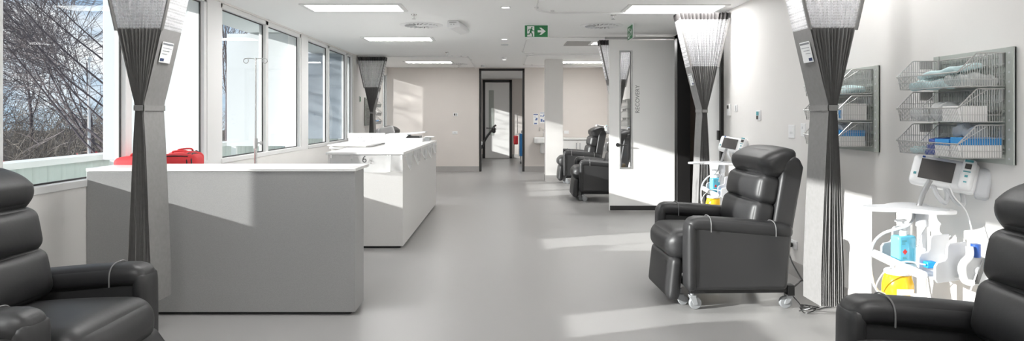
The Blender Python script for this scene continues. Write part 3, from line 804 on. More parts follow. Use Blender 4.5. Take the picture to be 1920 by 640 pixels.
def make_sharps(label):
    r = empty('sharps_bin'); tag(r, label, 'sharps container', 'yellow sharps containers on the monitor stands')
    MB().lathe([(.076, 0), (.080, .006), (.078, .06), (.066, .108), (.062, .112)], n=32).build('tub', 'yellow_plastic', r)
    MB().lathe([(.060, .1125), (.068, .114), (.069, .128), (.062, .136), (.045, .138), (.043, .131), (.02, .130)], n=32).build('lid', 'white_plastic', r)
    MB().box(-.05, .04, -.0815, -.074, .012, .045).build('label_panel', 'label_white', r, bevel=.002)
    return r
STANDS = [((2.245, 3.45), 'white monitor stand with tray beside the bottom right recliner', 'in the foreground on the right'),
          ((2.275, 6.72), 'white monitor stand with tray behind the middle recliner, before the dark doorway', 'behind the middle recliner'),
          ((2.20, 11.62), 'white monitor stand behind the recliner by the recovery door', 'beyond the open recovery door'),
          ((2.16, 14.95), 'white monitor stand beside the farthest recliner, near the white cupboards', 'beside the farthest recliner'),
          ((-2.35, 13.36), 'monitor stand by the far left curtain, only its grey monitor showing past the printer', '')]
s0 = b0 = y0_ = None
for i, ((x, y), lab, where) in enumerate(STANDS):
    s = make_stand(lab) if i == 0 else copy_tree(s0); s0 = s0 or s
    s['label'] = lab; s.location = (x, y, 0)
    if i == 1: s.rotation_euler.z = 0
    if i == 3: s.rotation_euler.z = R(40)
    if i == 4: s.rotation_euler.z = R(205)
    if i < 3:
        bo = make_bottle('') if i == 0 else copy_tree(b0); b0 = b0 or bo
        bo['label'] = 'pale blue hand sanitiser bottle on the monitor stand ' + where
        bo.location = (x - .03, y + .115, .5795); bo.rotation_euler.z = R(14)
        yb = make_sharps('') if i == 0 else copy_tree(y0_); y0_ = y0_ or yb
        yb['label'] = 'yellow sharps tub with white lid on the monitor stand ' + where
        yb.location = (x - .052, y + .13, .4005)
tag(s0, STANDS[0][1])

#@@NEXT
# ================================================================= WIRE BASKETS
def make_panel(label, L=.585, H=.585):
    # against a wall at local x=0, sticking out towards -x, running along y from 0 to L
    r = empty('louvre_panel'); tag(r, label, 'storage panel', 'grey-green louvre panels for wire baskets')
    p = MB().box(-.012, -.002, 0, L, 0, H)
    p.box(-.020, -.002, 0, .045, 0, H)
    p.box(-.020, -.002, L - .045, L, 0, H)
    p.build('backplate', 'panel_green', r, bevel=.002)
    lv = MB()
    for i in range(12):
        z = .03 + i * (H - .06) / 11.5
        for k in range(5):
            y = .055 + k * (L - .11) / 5
            lv.prism([(-.012, z), (-.024, z + .004), (-.022, z + .018), (-.012, z + .022)], y + .008, y + (L - .11) / 5 - .008, 'y')
    lv.build('louvres', 'panel_green', r, smooth=False)
    hl = MB()
    for i in range(12):
        z = .03 + i * (H - .06) / 11
        for y in (.022, L - .022): hl.cyl((-.0215, y, z), (-.0195, y, z), .0055, n=10)
    hl.build('screw_holes', 'pale_plastic', r)
    return r
def make_basket(label, divider):
    # hooks on a panel: length along y 0..L, back at x=0, z=0 at the basket's floor
    L, D = .50, .232
    r = empty('wire_basket'); tag(r, label, 'wire basket', 'wire baskets hooked on the louvre panels')
    prof = [(0, .165), (-.135, .165), (-D, .070), (-D + .022, 0), (0, 0)]
    rim = MB()
    for y in (0, L): rim.tube([(0, y, .165), (-.13, y, .165), (-.14, y, .162), (-D, y, .070)], .0034, 6)
    rim.tube([(-D, 0, .070), (-D, L, .070)], .0034, 6); rim.tube([(0, 0, .165), (0, L, .165)], .003, 6)
    rim.tube([(-.085, 0.002, .16), (-D - .002, .002, .066)], .0026, 6)
    rim.build('rim', 'basket_wire', r)
    wm = MB(); rw = .0016
    n = 42
    for i in range(1, n):
        y = L * i / n
        wm.tube([(0, y, .165), (0, y, 0), (-D + .022, y, 0), (-D, y, .070)], rw, 4, cap=False)
    m = 19
    for i in range(1, m):
        x = -D * i / m; z = .165 if x > -.135 else .165 - (-.135 - x) * .095 / (D - .135)
        zb = 0 if x > -D + .022 else .0
        for y in (0, L): wm.tube([(x, y, z), (min(x, -.0) if x > -D + .022 else -D + .022, y, zb)], rw, 4, cap=False)
    for (x, z) in ((-D + .011, .035), (0, .055), (0, .11)): wm.tube([(x, 0, z), (x, L, z)], rw * 1.3, 4)
    for y in (0, L):
        wm.tube([(0, y, .035), (-D + .011, y, .035)], rw * 1.3, 4); wm.tube([(0, y, .10), (-.20, y, .10)], rw, 4)
        wm.tube([(0, y, 0), (-D + .022, y, 0)], rw * 1.6, 4)
    for x in (-.05, -.10, -.15, -D + .022): wm.tube([(x, 0, 0), (x, L, 0)], rw * 1.3, 4)
    wm.build('wire_mesh', 'basket_wire', r)
    cp = MB()
    for k in range(9): cp.box(-.095 + k * .008, -.090 + k * .008, L - .004, L + .003, .118, .162)
    cp.build('clip_tag', 'grille_grey', r, smooth=False)
    for y in (.02, L - .02): MB().box(-.004, .012, y - .006, y + .006, .10, .17).build('hook', 'steel_grey', r)
    if divider:
        y = L * .60
        dv = MB().tube([(-.003, y, .158), (-.125, y, .158), (-.135, y, .155), (-D + .006, y, .068)], .0028, 6)
        for i in range(1, 16):
            x = -(D - .012) * i / 16; z = .158 if x > -.13 else .158 - (-.13 - x) * .09 / (D - .135)
            dv.tube([(x, y, z), (x, y, .004)], rw, 4, cap=False)
        dv.build('divider', 'basket_wire', r)
    return r
PX = XR - .001
pa0 = make_panel('grey-green louvre panel on the right wall above the monitor stand, nearest of the panels'); pa0.location = (PX, 3.14, 1.153)
pa1 = copy_tree(pa0); pa1['label'] = 'grey-green louvre panel on the right wall, partly behind a tied curtain'; pa1.location = (PX, 4.285, 1.150)
pa2 = copy_tree(pa0); pa2['label'] = 'grey-green louvre panel on the far left wall behind the tied curtain'; pa2.location = (XL + .001, 13.86, 1.18); pa2.rotation_euler.z = math.pi
pa3 = copy_tree(pa0); pa3['label'] = 'grey-green louvre panel on the right wall seen through the recovery door glass'; pa3.location = (PX, 12.50, 1.150)
bk_t = make_basket('', False); bk_d = make_basket('', True)
BX = PX - .027
ROWS = [(1.545, 'top'), (1.366, 'middle'), (1.185, 'bottom')]
first = {}
for rack, (y0, where) in enumerate(((3.185, 'above the near monitor'), (4.335, 'behind the tied curtain on the right'))):
    for z, nm in ROWS:
        src = bk_t if nm == 'top' else bk_d
        b = src if src not in first else copy_tree(src)
        first[src] = 1
        cont = {('top', 0): 'holding pale teal packs', ('middle', 0): 'holding a white carton and clear bags', ('bottom', 0): 'holding navy packs and blue topped cartons',
                ('top', 1): 'holding pale packs', ('middle', 1): 'holding blue and white packs', ('bottom', 1): 'holding a tilted blue topped carton'}[(nm, rack)]
        b.location = (BX, y0, z); b['label'] = '%s wire basket %s, %s' % (nm, where, cont)
for z, nm in ROWS:
    b = copy_tree(bk_t); b.location = (XL + .028, 13.81, z + .02); b.rotation_euler.z = math.pi
    b['label'] = '%s wire basket on the far left wall behind the tied curtain' % nm

for z, nm in ROWS:
    b = copy_tree(bk_t); b.location = (BX, 12.54, z)
    b['label'] = '%s wire basket seen through the recovery door glass' % nm
# things in the baskets
def pouch(name, loc, size, m, label, cat, rot=(0, 0, 0), seed=0, r=.02, amp=.006, mats2=None):
    rnd = random.Random(seed); ph = [rnd.uniform(0, 6.28) for _ in range(6)]
    def fn(q):
        q = q.copy(); k = 2 * math.pi / max(size)
        q.z += amp * (math.sin(q.x * k * 1.7 + ph[0]) + math.sin(q.y * k * 2.1 + ph[1]))
        q.y += amp * .7 * math.sin(q.x * k * 1.3 + ph[2]); q.x += amp * .7 * math.sin(q.y * k * 2.6 + ph[3]); return q
    o = MB().cushion(size, (0, 0, 0), r, 12, fn=fn).build(name, m, ang=60)
    o.location = loc; o.rotation_euler = rot; tag(o, label, cat); return o
def carton(loc, size, label, rz=0, tilt=0, lid=True, side=None):
    o = empty('glove_carton', loc, rz); o.rotation_euler.x = tilt; tag(o, label, 'box')
    sx, sy, sz = size
    MB().box(-sx / 2, sx / 2, -sy / 2, sy / 2, 0, sz * (.62 if lid else 1)).build('carton_body', 'box_white', o, bevel=.002)
    if lid: MB().box(-sx / 2, sx / 2, -sy / 2, sy / 2, sz * .62 + .0003, sz).build('blue_panel', 'box_blue', o, bevel=.002)
    if side: MB().box(-sx / 2 - .0015, -sx / 2 - .0004, -sy / 2 + .02, -sy / 2 + .06, .01, sz * .6).build('stripe', 'box_blue', o, smooth=False)
    return o
bx = BX
pouch('linen_pack', (bx - .10, 3.50, 1.545 + .032), (.17, .28, .052), 'pack_teal', 'folded pale teal pack at the left of the nearest top basket', 'pack', (0, R(-6), R(8)), 1)
pouch('linen_pack', (bx - .10, 3.44, 1.545 + .088), (.16, .34, .030), 'pack_teal', 'thin pale teal pack lying across the nearest top basket', 'pack', (R(-4), R(-4), R(-3)), 2)
pouch('clear_bag', (bx - .10, 3.28, 1.545 + .035), (.18, .17, .05), 'clear_film', 'clear plastic bag at the right of the nearest top basket', 'plastic bag', (0, 0, 0), 3, .03, .008)
carton((bx - .135, 3.275, 1.368), (.12, .155, .078), 'plain white carton at the right of the nearest middle basket', lid=False)
pouch('clear_bag', (bx - .11, 3.42, 1.366 + .05), (.15, .10, .085), 'clear_film', 'clear bag beside the white carton in the nearest middle basket', 'plastic bag', (0, 0, .1), 5, .03, .008)
pouch('clear_bag', (bx - .11, 3.585, 1.366 + .035), (.16, .13, .055), 'clear_film', 'clear bag left of the divider in the nearest middle basket', 'plastic bag', (0, 0, .2), 6, .02, .007)
for k in range(3):
    pouch('swab_pack', (bx - .12 + .008 * k, 3.445, 1.185 + .018 + .030 * k), (.17, .075, .026), 'pack_navy', ['navy blue pack at the base of the nearest bottom basket', 'navy blue pack in the middle of the small pile in the nearest bottom basket', 'navy blue pack on top of the pile in the nearest bottom basket'][k], 'pack', (0, 0, .12 * k), 10 + k, .01, .003)
carton((bx - .14, 3.345, 1.187), (.13, .10, .088), 'white carton with a thin blue top beside the navy packs in the nearest bottom basket', R(3))
carton((bx - .105, 3.235, 1.187), (.20, .085, .10), 'blue topped white carton at the right of the nearest bottom basket')
pouch('clear_bag', (bx - .09, 3.30, 1.185 + .135), (.12, .12, .05), 'clear_film', 'crumpled clear bag on the blue topped cartons in the nearest bottom basket', 'plastic bag', (.2, 0, .5), 8, .02, .01)
pouch('swab_pack', (bx - .12, 3.61, 1.185 + .022), (.12, .09, .028), 'pack_teal', 'small pale pack left of the divider in the nearest bottom basket', 'pack', (0, 0, .4), 9, .01, .004)
pouch('linen_pack', (bx - .10, 4.58, 1.545 + .030), (.17, .40, .045), 'pack_teal', 'pale teal pack in the top basket behind the curtain', 'pack', (0, R(-5), 0), 21)
ro = MB().cyl((-.07, 0, 0), (.07, 0, 0), .055, n=28).build('dressing_roll', 'box_white', bevel=.008); ro.location = (bx - .12, 4.585, 1.366 + .0585); tag(ro, 'white roll in the middle basket behind the curtain', 'roll')
carton((bx - .10, 4.475, 1.368), (.17, .07, .105), 'blue topped pack beside the white roll in the second middle basket', R(4))
carton((bx - .11, 4.385, 1.368), (.16, .085, .11), 'white pack with a blue stripe at the right of the second middle basket', lid=False, side=True)
carton((bx - .115, 4.455, 1.190), (.17, .20, .105), 'blue topped white carton filling the second bottom basket', R(-3), R(0))
pouch('clear_bag', (bx - .13, 4.50, 1.185 + .128), (.10, .13, .03), 'clear_film', 'torn clear film on the carton in the second bottom basket', 'plastic bag', (.1, .2, .4), 18, .012, .01)
pouch('dressing_pack', (bx - .12, 4.73, 1.185 + .030), (.15, .10, .05), 'beige_pack', 'beige pack at the left of the second bottom basket', 'pack', (0, 0, .2), 19, .015, .004)
pouch('dressing_pack', (XL + .14, 13.58, 1.565 + .03), (.15, .34, .05), 'pack_teal', 'pale pack in the far left top basket', 'pack', (0, 0, 0), 31)
carton((XL + .14, 13.55, 1.388), (.15, .2, .09), 'white carton in the far left middle basket', lid=False)
carton((XL + .14, 13.6, 1.207), (.15, .22, .09), 'white carton with a blue top in the far left bottom basket')

# ================================================================= WALL FITTINGS
def plate(name, loc, face, w_, h_, label, cat, group=None, depth=.010, inner=None, mt='white_plastic'):
    # face: 'R' on right wall, 'B' on back wall, 'L' on left wall
    rz = {'R': R(-90), 'B': 0, 'L': R(90)}[face]
    o = empty(name, loc, rz); tag(o, label, cat, group)
    MB().box(-w_ / 2, w_ / 2, -depth, -.0005, -h_ / 2, h_ / 2).build('faceplate', mt, o, bevel=.003)
    if inner:
        for (nm, m, x0, x1, z0, z1, dd) in inner: MB().box(x0, x1, -depth - dd, -depth + .0005, z0, z1).build(nm, m, o, bevel=.001)
    return o
def onR(x, y): # pixel on the right wall
    Y = XR * F / (x - CX); return (XR, Y, EYE - (y - CY) * Y / F)
def onB(x, y): p = at(x, y, YB); return (p.x, YB, p.z)
plate('thermostat', onR(1368.5, 206), 'R', .085, .13, 'white thermostat with grey screen beside the black door frame', 'thermostat', inner=[('display', 'screen', -.03, .022, .012, .05, .003)], depth=.022)
plate('switch_plate', onR(1381, 203), 'R', .075, .075, 'small white switch right of the thermostat', 'switch', inner=[('button', 'steel_grey', .0, .012, -.028, .028, .002)])
plate('call_panel', onR(1423.5, 216.5), 'R', .10, .10, 'white call panel with blue and grey screen on the right wall', 'call panel', inner=[('display', 'teal_print', -.045, .01, -.0, .038, .003), ('lower_key', 'screen', -.045, .0, -.04, -.004, .0025), ('side_key', 'pale_plastic', .018, .042, -.04, .04, .002)])
plate('wall_socket', onR(1485.5, 247), 'R', .115, .115, 'white double wall socket above the middle recliner', 'power outlet', 'white wall sockets', inner=[('slots', 'cable_grey', -.02, -.012, -.02, .0, .001), ('slots', 'cable_grey', .012, .02, -.02, .0, .001)])
plate('wall_socket', onR(1507, 244), 'R', .075, .11, 'white socket beside the basket, left of the tied curtain', 'power outlet', 'white wall sockets', inner=[('switch', 'pale_plastic', -.01, .01, .01, .03, .002)])
ws = plate('wall_socket', onR(1490, 459), 'R', .115, .075, 'low white socket with a black plug behind the middle recliner', 'power outlet', 'white wall sockets', inner=[('slots', 'cable_grey', -.03, -.02, -.01, .01, .001)])
pg = MB().cushion((.05, .045, .04), (0, -.033, 0), .012, 8).cyl((0, -.05, 0), (-.02, -.075, 0), .007).build('power_plug', 'black_plastic'); p_ = onR(1487, 459)
pg.location = p_; pg.rotation_euler.z = R(-90); tag(pg, 'black power plug in the low socket behind the middle recliner', 'plug')
plate('switch_plate', onB(854, 215), 'B', .11, .085, 'white switch panel with dark buttons on the back wall', 'switch', inner=[('button', 'screen', -.04, -.005, -.025, .025, .003), ('button', 'steel_grey', .008, .04, -.025, .025, .003)])
plate('wall_socket', onB(853, 249), 'B', .13, .075, 'blank white socket low on the back wall under the switch panel', 'power outlet', 'white wall sockets', inner=[('slots', 'pale_plastic', -.03, .03, -.01, .01, .001)])
plate('wall_socket', onB(1062, 248), 'B', .12, .075, 'white socket above the white cupboards on the far wall', 'power outlet', 'white wall sockets')
plate('exit_button', (XL, 12.86, 1.72), 'L', .09, .12, 'small green button plate on the wall beside the far curtain', 'button', mt='pale_plastic', inner=[('button', 'sign_green', -.035, .035, -.045, .045, .004)])
# posters by the basin
def poster(loc, w_, h_, label, blocks):
    o = empty('wall_poster', loc); tag(o, label, 'poster')
    MB().box(-w_ / 2, w_ / 2, -.004, -.0008, -h_ / 2, h_ / 2).build('sheet', 'paper', o, smooth=False)
    m = MB()
    for (x0, x1, z0, z1) in blocks: m.box(x0, x1, -.0052, -.0041, z0, z1)
    m.build('print', 'blue_print' if 'blue_print' in MATS else 'teal_print', o, smooth=False)
mat('blue_print', (0.10, 0.16, 0.36), 0.5)
mat('grey_print', (0.45, 0.48, 0.52), 0.5)
poster(onB(1004.5, 223.5), .125, .27, 'left of the two hand washing posters above the basin', [(-.055, .055, .10, .125), (-.05, .0, .05, .06), (-.02, .04, -.03, -.01), (.0, .045, -.01, .03), (-.04, .03, -.125, -.095)])
poster(onB(1017, 221), .125, .27, 'right of the two hand washing posters above the basin, with blue blocks', [(-.055, .055, .11, .125), (-.05, -.02, .03, .06), (.0, .03, .02, .05), (.02, .05, .05, .08), (-.045, -.0, -.10, -.03), (.01, .05, -.10, -.06)])
# basin
bs = empty('wash_basin', (at(1011, 258, YB).x + .10, YB - .002, .86)); tag(bs, 'white wall basin with a shrouded trap left of the pale wall projection', 'basin')
q = MB()
pts_ = [(-.24, 0), (-.24, -.28)] + [(-.24 + .12 - .12 * math.cos(a), -.28 - .12 * math.sin(a)) for a in [i * math.pi / 16 for i in range(1, 9)]] + [(.12 + .12 * math.sin(a), -.28 - .12 * math.cos(a)) for a in [i * math.pi / 16 for i in range(0, 9)]] + [(.24, 0)]
q.prism(pts_, -.15, 0.0, 'z'); q.build('bowl', 'ceramic', bs, bevel=.03, seg=4)
MB().prism([(-.08, 0), (-.08, -.17), (-.05, -.21), (.05, -.21), (.08, -.17), (.08, 0)], -.40, -.151, 'z').build('trap_cover', 'ceramic', bs, bevel=.02, seg=3)
MB().tube(smooth_path([(0, -.05, .0), (0, -.05, .10), (0, -.08, .15), (0, -.16, .13)], 4), .012, 8).cyl((-.09, -.02, .14), (-.09, -.02, .24), .010).tube([(-.09, -.02, .23), (-.06, -.1, .22)], .008, 6).cyl((-.03, -.0, .17), (.12, -.0, .17), .008).build('tap', 'chrome', bs)
# cupboards along the far wall
cb = empty('base_cabinet', (0, 0, 0)); tag(cb, 'row of white cupboards with upright handles against the far wall', 'cabinet')
MB().box(1.34, 2.505, 15.30, 15.835, .10, .81).box(1.36, 2.50, 15.34, 15.83, .0, .10).build('carcass', 'door_white', cb, bevel=.002)
for k in range(3):
    x0 = 1.345 + k * .386
    dr = MB().box(x0, x0 + .380, 15.278, 15.299, .11, .795).build('door', 'door_white', cb, bevel=.002)
    hx = x0 + (.34 if k % 2 == 0 else .04)
    MB().cyl((hx, 15.25, .50), (hx, 15.25, .74), .008).cyl((hx, 15.278, .52), (hx, 15.25, .52), .006).cyl((hx, 15.278, .72), (hx, 15.25, .72), .006).build('handle', 'steel_grey', dr)
wt = MB().box(1.325, 2.506, 15.26, 15.838, .8105, .85).build('worktop', 'counter_top', bevel=.003); tag(wt, 'white worktop over the cupboards on the far wall', 'worktop')

# ================================================================= CEILING
def panel_light(x, y, label, w_=1.09, dpt=.46):
    o = empty('ceiling_light', (x, y, ZC)); tag(o, label, 'ceiling light', 'long ceiling light panels')
    f = MB(); e = .035
    for (a0, a1, c0, c1) in ((-w_ / 2, w_ / 2, -dpt / 2, -dpt / 2 + e), (-w_ / 2, w_ / 2, dpt / 2 - e, dpt / 2), (-w_ / 2, -w_ / 2 + e * 1.4, -dpt / 2 + e, dpt / 2 - e), (w_ / 2 - e * 1.4, w_ / 2, -dpt / 2 + e, dpt / 2 - e)):
        f.box(a0, a1, c0, c1, -.014, -.0005)
    f.build('frame', 'frame_white', o, bevel=.002)
    MB().box(-w_ / 2 + e * 1.4, w_ / 2 - e * 1.4, -dpt / 2 + e, dpt / 2 - e, -.009, -.001).build('diffuser', 'diffuser', o, smooth=False)
    return o
LX, RX = -1.645, 1.85
panel_light(LX, 7.0, 'long ceiling light panel nearest on the left, above the counters')
panel_light(RX, 7.03, 'long ceiling light panel nearest on the right, above the middle recliner')
panel_light(LX, 9.86, 'long ceiling light panel second in the left row')
panel_light(1.91, 10.42, 'long ceiling light panel mostly hidden behind the open recovery door')
panel_light(-1.70, 14.2, 'long ceiling light panel farthest in the left row')
panel_light(1.72, 14.2, 'long ceiling light panel farthest in the right row, past the wall projection')
for (x, y) in ((LX, 4.1), (RX, 4.1), (LX, 1.2), (RX, 1.2), (LX, -1.7), (RX, -1.7)):
    panel_light(x, y, 'long ceiling light panel overhead, outside the top edge of the picture')
panel_light(-.2, 16.45, 'added ceiling light panel out of sight in the room beyond the back wall opening')  # added out of view to light the far room
def downlight(px, py, label, r=.055, cat='downlight'):
    Y = (ZC - EYE) * F / (CY - py); X = (px - CX) * Y / F
    o = empty('downlight', (X, Y, ZC)); tag(o, label, cat, 'small round downlights')
    MB().lathe([(r, -.001), (r * 1.02, -.006), (r * .8, -.010), (r * .78, -.002)], n=24).build('trim_ring', 'white_plastic', o)
    MB().lathe([(.001, -.004), (r * .76, -.004), (r * .76, -.0015)], n=24).build('lens', 'downlight', o)
downlight(948, 13, 'small round downlight in the ceiling nearest the top edge')
downlight(946, 72.8, 'small round downlight left of the hanging exit sign')
downlight(946, 111.5, 'small round downlight nearest the back wall opening')
def round_fit(name, px, py, r, label, cat, h=.03, m='white_plastic'):
    Y = (ZC - EYE) * F / (CY - py); X = (px - CX) * Y / F
    o = MB().lathe([(r, -.0005), (r, -h * .5), (r * .7, -h), (.002, -h)], n=20).build(name, m); o.location = (X, Y, ZC); tag(o, label, cat)
round_fit('smoke_detector', 946, 108, .05, 'white smoke detector on the ceiling before the back wall opening', 'smoke detector', .04)
round_fit('smoke_detector', 906, 122, .05, 'grey-white detector on the ceiling left of the back wall opening', 'smoke detector', .045, 'pale_plastic')
Y_ = (ZC - EYE) * F / (CY - 83.5)
o = MB().box(-.06, .06, -.06, .06, -.012, -.0005).build('ceiling_sensor', 'pale_plastic', bevel=.004); o.location = ((946.5 - CX) * Y_ / F, Y_, ZC); tag(o, 'small square sensor on the ceiling behind the second downlight', 'sensor')
def sprinkler(px, py, label):
    Y = (ZC - EYE) * F / (CY - py); X = (px - CX) * Y / F
    o = empty('fire_sprinkler', (X, Y, ZC)); tag(o, label, 'sprinkler', 'ceiling fire sprinklers')
    MB().lathe([(.035, -.0005), (.034, -.006), (.012, -.012), (.010, -.03)], n=16).build('escutcheon', 'chrome', o)
    MB().lathe([(.005, -.0305), (.005, -.05), (.022, -.0505), (.022, -.054)], n=16).build('deflector', 'steel_grey', o)
sprinkler(776, 27, 'sprinkler nearest on the left of the ceiling, above the round vent')
sprinkler(1150, 28, 'sprinkler nearest on the right of the ceiling, above the round vent')
sprinkler(837.5, 98, 'sprinkler farther back on the left of the ceiling')
sprinkler(860, 122, 'sprinkler farthest back on the left, close to the back wall')
def vent(px, py, label, r=.235):
    Y = (ZC - EYE) * F / (CY - py); X = (px - CX) * Y / F
    o = empty('swirl_vent', (X, Y, ZC)); tag(o, label, 'air vent', 'round ceiling air vents')
    MB().lathe([(r * 1.2, -.0005), (r * 1.2, -.004), (r * 1.0, -.010), (.002, -.010)], n=48).build('faceplate', 'white_plastic', o)
    sl = MB()
    for i in range(22):
        a = 2 * math.pi * i / 22
        M = Matrix.Rotation(a, 4, 'Z') @ Matrix.Translation((r * .66, 0, -.0105)) @ Matrix.Rotation(R(18), 4, 'Z')
        sl.box(-r * .27, r * .27, -.009, .009, -.001, .0008, M=M)
    sl.build('slots', 'grille', o, smooth=False)
    fl = MB()
    for i in range(22):
        a = 2 * math.pi * i / 22
        M = Matrix.Rotation(a, 4, 'Z') @ Matrix.Translation((r * .66, .012, -.014)) @ Matrix.Rotation(R(18), 4, 'Z') @ Matrix.Rotation(R(-35), 4, 'X')
        fl.box(-r * .27, r * .27, -.008, .008, -.001, .001, M=M)
    fl.build('vanes', 'white_plastic', o, smooth=False)
vent(790, 47, 'round swirl air vent nearest on the left, beside the white ceiling box')
vent(1128, 48, 'round swirl air vent right of the hanging exit sign')
vent(861.5, 120, 'round swirl air vent at the far left of the ceiling near the back wall', .2)
vent(1059.5, 120, 'round swirl air vent farthest on the right beside the wall projection', .2)
gp = at(1093, 83, 10.3)
o = empty('return_grille', (1.28, 10.55, ZC)); tag(o, 'grey rectangular air grille in the ceiling left of the open recovery door', 'air vent')
MB().box(-.30, .27, -.33, .30, -.008, -.0005).build('frame', 'grille_grey', o, bevel=.002)
g = MB()
for i in range(16): g.box(-.28, .25, -.31 + i * .037, -.29 + i * .037, -.012, -.0085)
g.build('slats', 'grille_grey', o, smooth=False)
# white ceiling box (loudspeaker shaped) beside the left vent
Y_ = (ZC - EYE) * F / (CY - 38)
o = empty('ceiling_sounder', ((850 - CX) * Y_ / F, Y_, ZC)); o.rotation_euler.z = R(-8); tag(o, 'white angular box hanging from the ceiling beside the left round vent', 'speaker')
MB().prism([(-.075, -.0005), (.055, -.0005), (.085, -.05), (.085, -.085), (-.045, -.105), (-.085, -.075)], .0, .62, 'y').build('housing', 'white_plastic', o, bevel=.01, seg=3)
MB().box(-.05, .04, -.006, -.0005, -.03, -.02).box(-.035, -.022, -.006, -.0005, -.055, -.045).box(.0, .013, -.006, -.0005, -.055, -.045).build('sensor_holes', 'steel_grey', o, smooth=False)
# exit signs
def exit_sign(loc, rz, label, w_=.297, h_=.152, mirror=False):
    o = empty('exit_sign', loc, rz); tag(o, label, 'exit sign', 'green running man exit signs')
    MB().box(-w_ / 2 - .004, w_ / 2 + .004, -.012, .012, -.016, -.0005).build('mount', 'white_plastic', o, bevel=.002)
    p = MB().box(-w_ / 2, w_ / 2, -.0035, .0035, -.0165 - h_, -.0165).build('face', 'sign_green', o, smooth=False)
    rim = MB().box(-w_ / 2 - .004, -w_ / 2, -.005, .005, -.0165 - h_ - .003, -.0165).box(w_ / 2, w_ / 2 + .004, -.005, .005, -.0165 - h_ - .003, -.0165).box(-w_ / 2 - .004, w_ / 2 + .004, -.005, .005, -.0165 - h_ - .004, -.0165 - h_)
    rim.build('edge', 'white_plastic', o)
    s = h_ / .152; cz = -.0165 - h_ / 2
    for sg in (-1, 1):
        y0, y1 = (sg * .0038, sg * .0052)
        y0, y1 = min(y0, y1), max(y0, y1)
        a = MB().prism([(.018, cz - .014), (.068, cz - .014), (.040, cz - .046), (.066, cz - .046), (.122, cz), (.066, cz + .046), (.040, cz + .046), (.068, cz + .014), (.018, cz + .014)], y0, y1, 'y')
        a.build('arrow', 'sign_white', o, smooth=False)
        MB().box(-.118, -.026, y0, y1, cz - .070, cz + .066).build('doorway', 'sign_white', o, smooth=False)
        y0, y1 = sorted((sg * .0053, sg * .0064))
        m = MB()
        head = [(-.058 + .010 * math.cos(t * math.pi / 8), cz + .046 + .010 * math.sin(t * math.pi / 8)) for t in range(16)]
        m.prism(head, y0, y1, 'y')
        def limb(pts, wd):
            for (p, q) in zip(pts[:-1], pts[1:]):
                dx, dz = q[0] - p[0], q[1] - p[1]; l = math.hypot(dx, dz); nx, nz = -dz / l * wd, dx / l * wd
                ex, ez = dx / l * wd * .6, dz / l * wd * .6
                m.prism([(p[0] + nx - ex, cz + p[1] + nz - ez), (p[0] - nx - ex, cz + p[1] - nz - ez), (q[0] - nx + ex, cz + q[1] - nz + ez), (q[0] + nx + ex, cz + q[1] + nz + ez)], y0, y1, 'y')
        limb([(-.062, .028), (-.074, -.010)], .012)
        limb([(-.062, .028), (-.045, .006), (-.026, .004)], .0048)
        limb([(-.068, .028), (-.094, .026), (-.106, .004)], .0048)
        limb([(-.070, -.012), (-.052, -.034), (-.050, -.064)], .0065)
        limb([(-.076, -.012), (-.088, -.036), (-.118, -.038)], .0062)
        m.build('running_man', 'sign_green', o, smooth=False)
    return o
exit_sign(at(1005.5, 47, 8.3).to_tuple()[:2] + (ZC,), 0, 'green running man exit sign facing the viewer with a right arrow')
exit_sign((1.63, 8.36, ZC), R(90 + 180), 'green running man exit sign seen almost edge-on by the recovery door', .345, .17)

# ================================================================= ROOM BEYOND
rcx = empty('treatment_chair', (-.72, 17.5, 0)); tag(rcx, 'white based treatment chair with a raised black padded arm beyond the back wall opening', 'treatment chair')
MB().box(-.30, .06, -.25, .25, .06, .14).box(-.26, .0, -.2, .2, .0, .06).prism([(-.25, .14), (.02, .14), (-.02, .34), (-.20, .36)], -.14, .14, 'y').build('base', 'white_plastic', rcx, bevel=.02, seg=3)
MB().cushion((.5, .5, .14), (-.25, 0, .56), .06, 12).build('seat', 'leather', rcx, ang=70)
MB().prism([(-.30, .36), (-.05, .38), (.10, .62), (.04, .70), (-.04, .52), (-.3, .48)], -.2, .2, 'y').build('seat_shell', 'white_plastic', rcx, bevel=.02, seg=3)
MB().tube(smooth_path([(.05, -.16, .50), (.10, -.16, .60), (.22, -.15, .82), (.36, -.15, 1.0), (.40, -.15, 1.08), (.46, -.15, 1.13)], 5), [.04] * 5 + [.03] * 16 + [.025] * 5, 10).build('padded_arm', 'leather', rcx)
MB().cushion((.10, .14, .16), (.40, -.12, .99), .04, 10).build('head_pad', 'leather', rcx)
tl = empty('supply_trolley', (.42, 18.6, 0)); tag(tl, 'blue sided trolley with a red bag and a pole beyond the back wall opening', 'trolley')
MB().box(-.02, .34, -.2, .2, .22, .86).build('body', 'trolley_blue', tl, bevel=.01)
MB().box(-.045, -.022, -.205, -.15, .20, .87).box(-.045, .36, -.205, -.19, .865, .885).build('edge_strip', 'white_plastic', tl)
MB().cyl((-.075, -.12, .84), (-.075, -.12, 1.42), .010).tube([(-.075, -.12, 1.42), (-.06, -.12, 1.46), (-.06, -.12, 1.40)], .006, 6).box(-.14, .0, -.16, -.08, .835, .855).build('pole', 'chrome', tl)
MB().cushion((.13, .08, .26), (-.125, -.13, .68), .03, 10).build('bag', 'trolley_red', tl)
MB().box(0.03, .3, -.15, .15, .865, .95).build('top_tray', 'pale_plastic', tl, bevel=.02)
for (x, y) in ((.02, -.16), (.30, -.16), (.02, .16), (.30, .16)): MB().cyl((x - .02, y, .055), (x + .02, y, .055), .055).cyl((x, y, .08), (x, y, .22), .014).build('caster', 'caster_grey', tl)

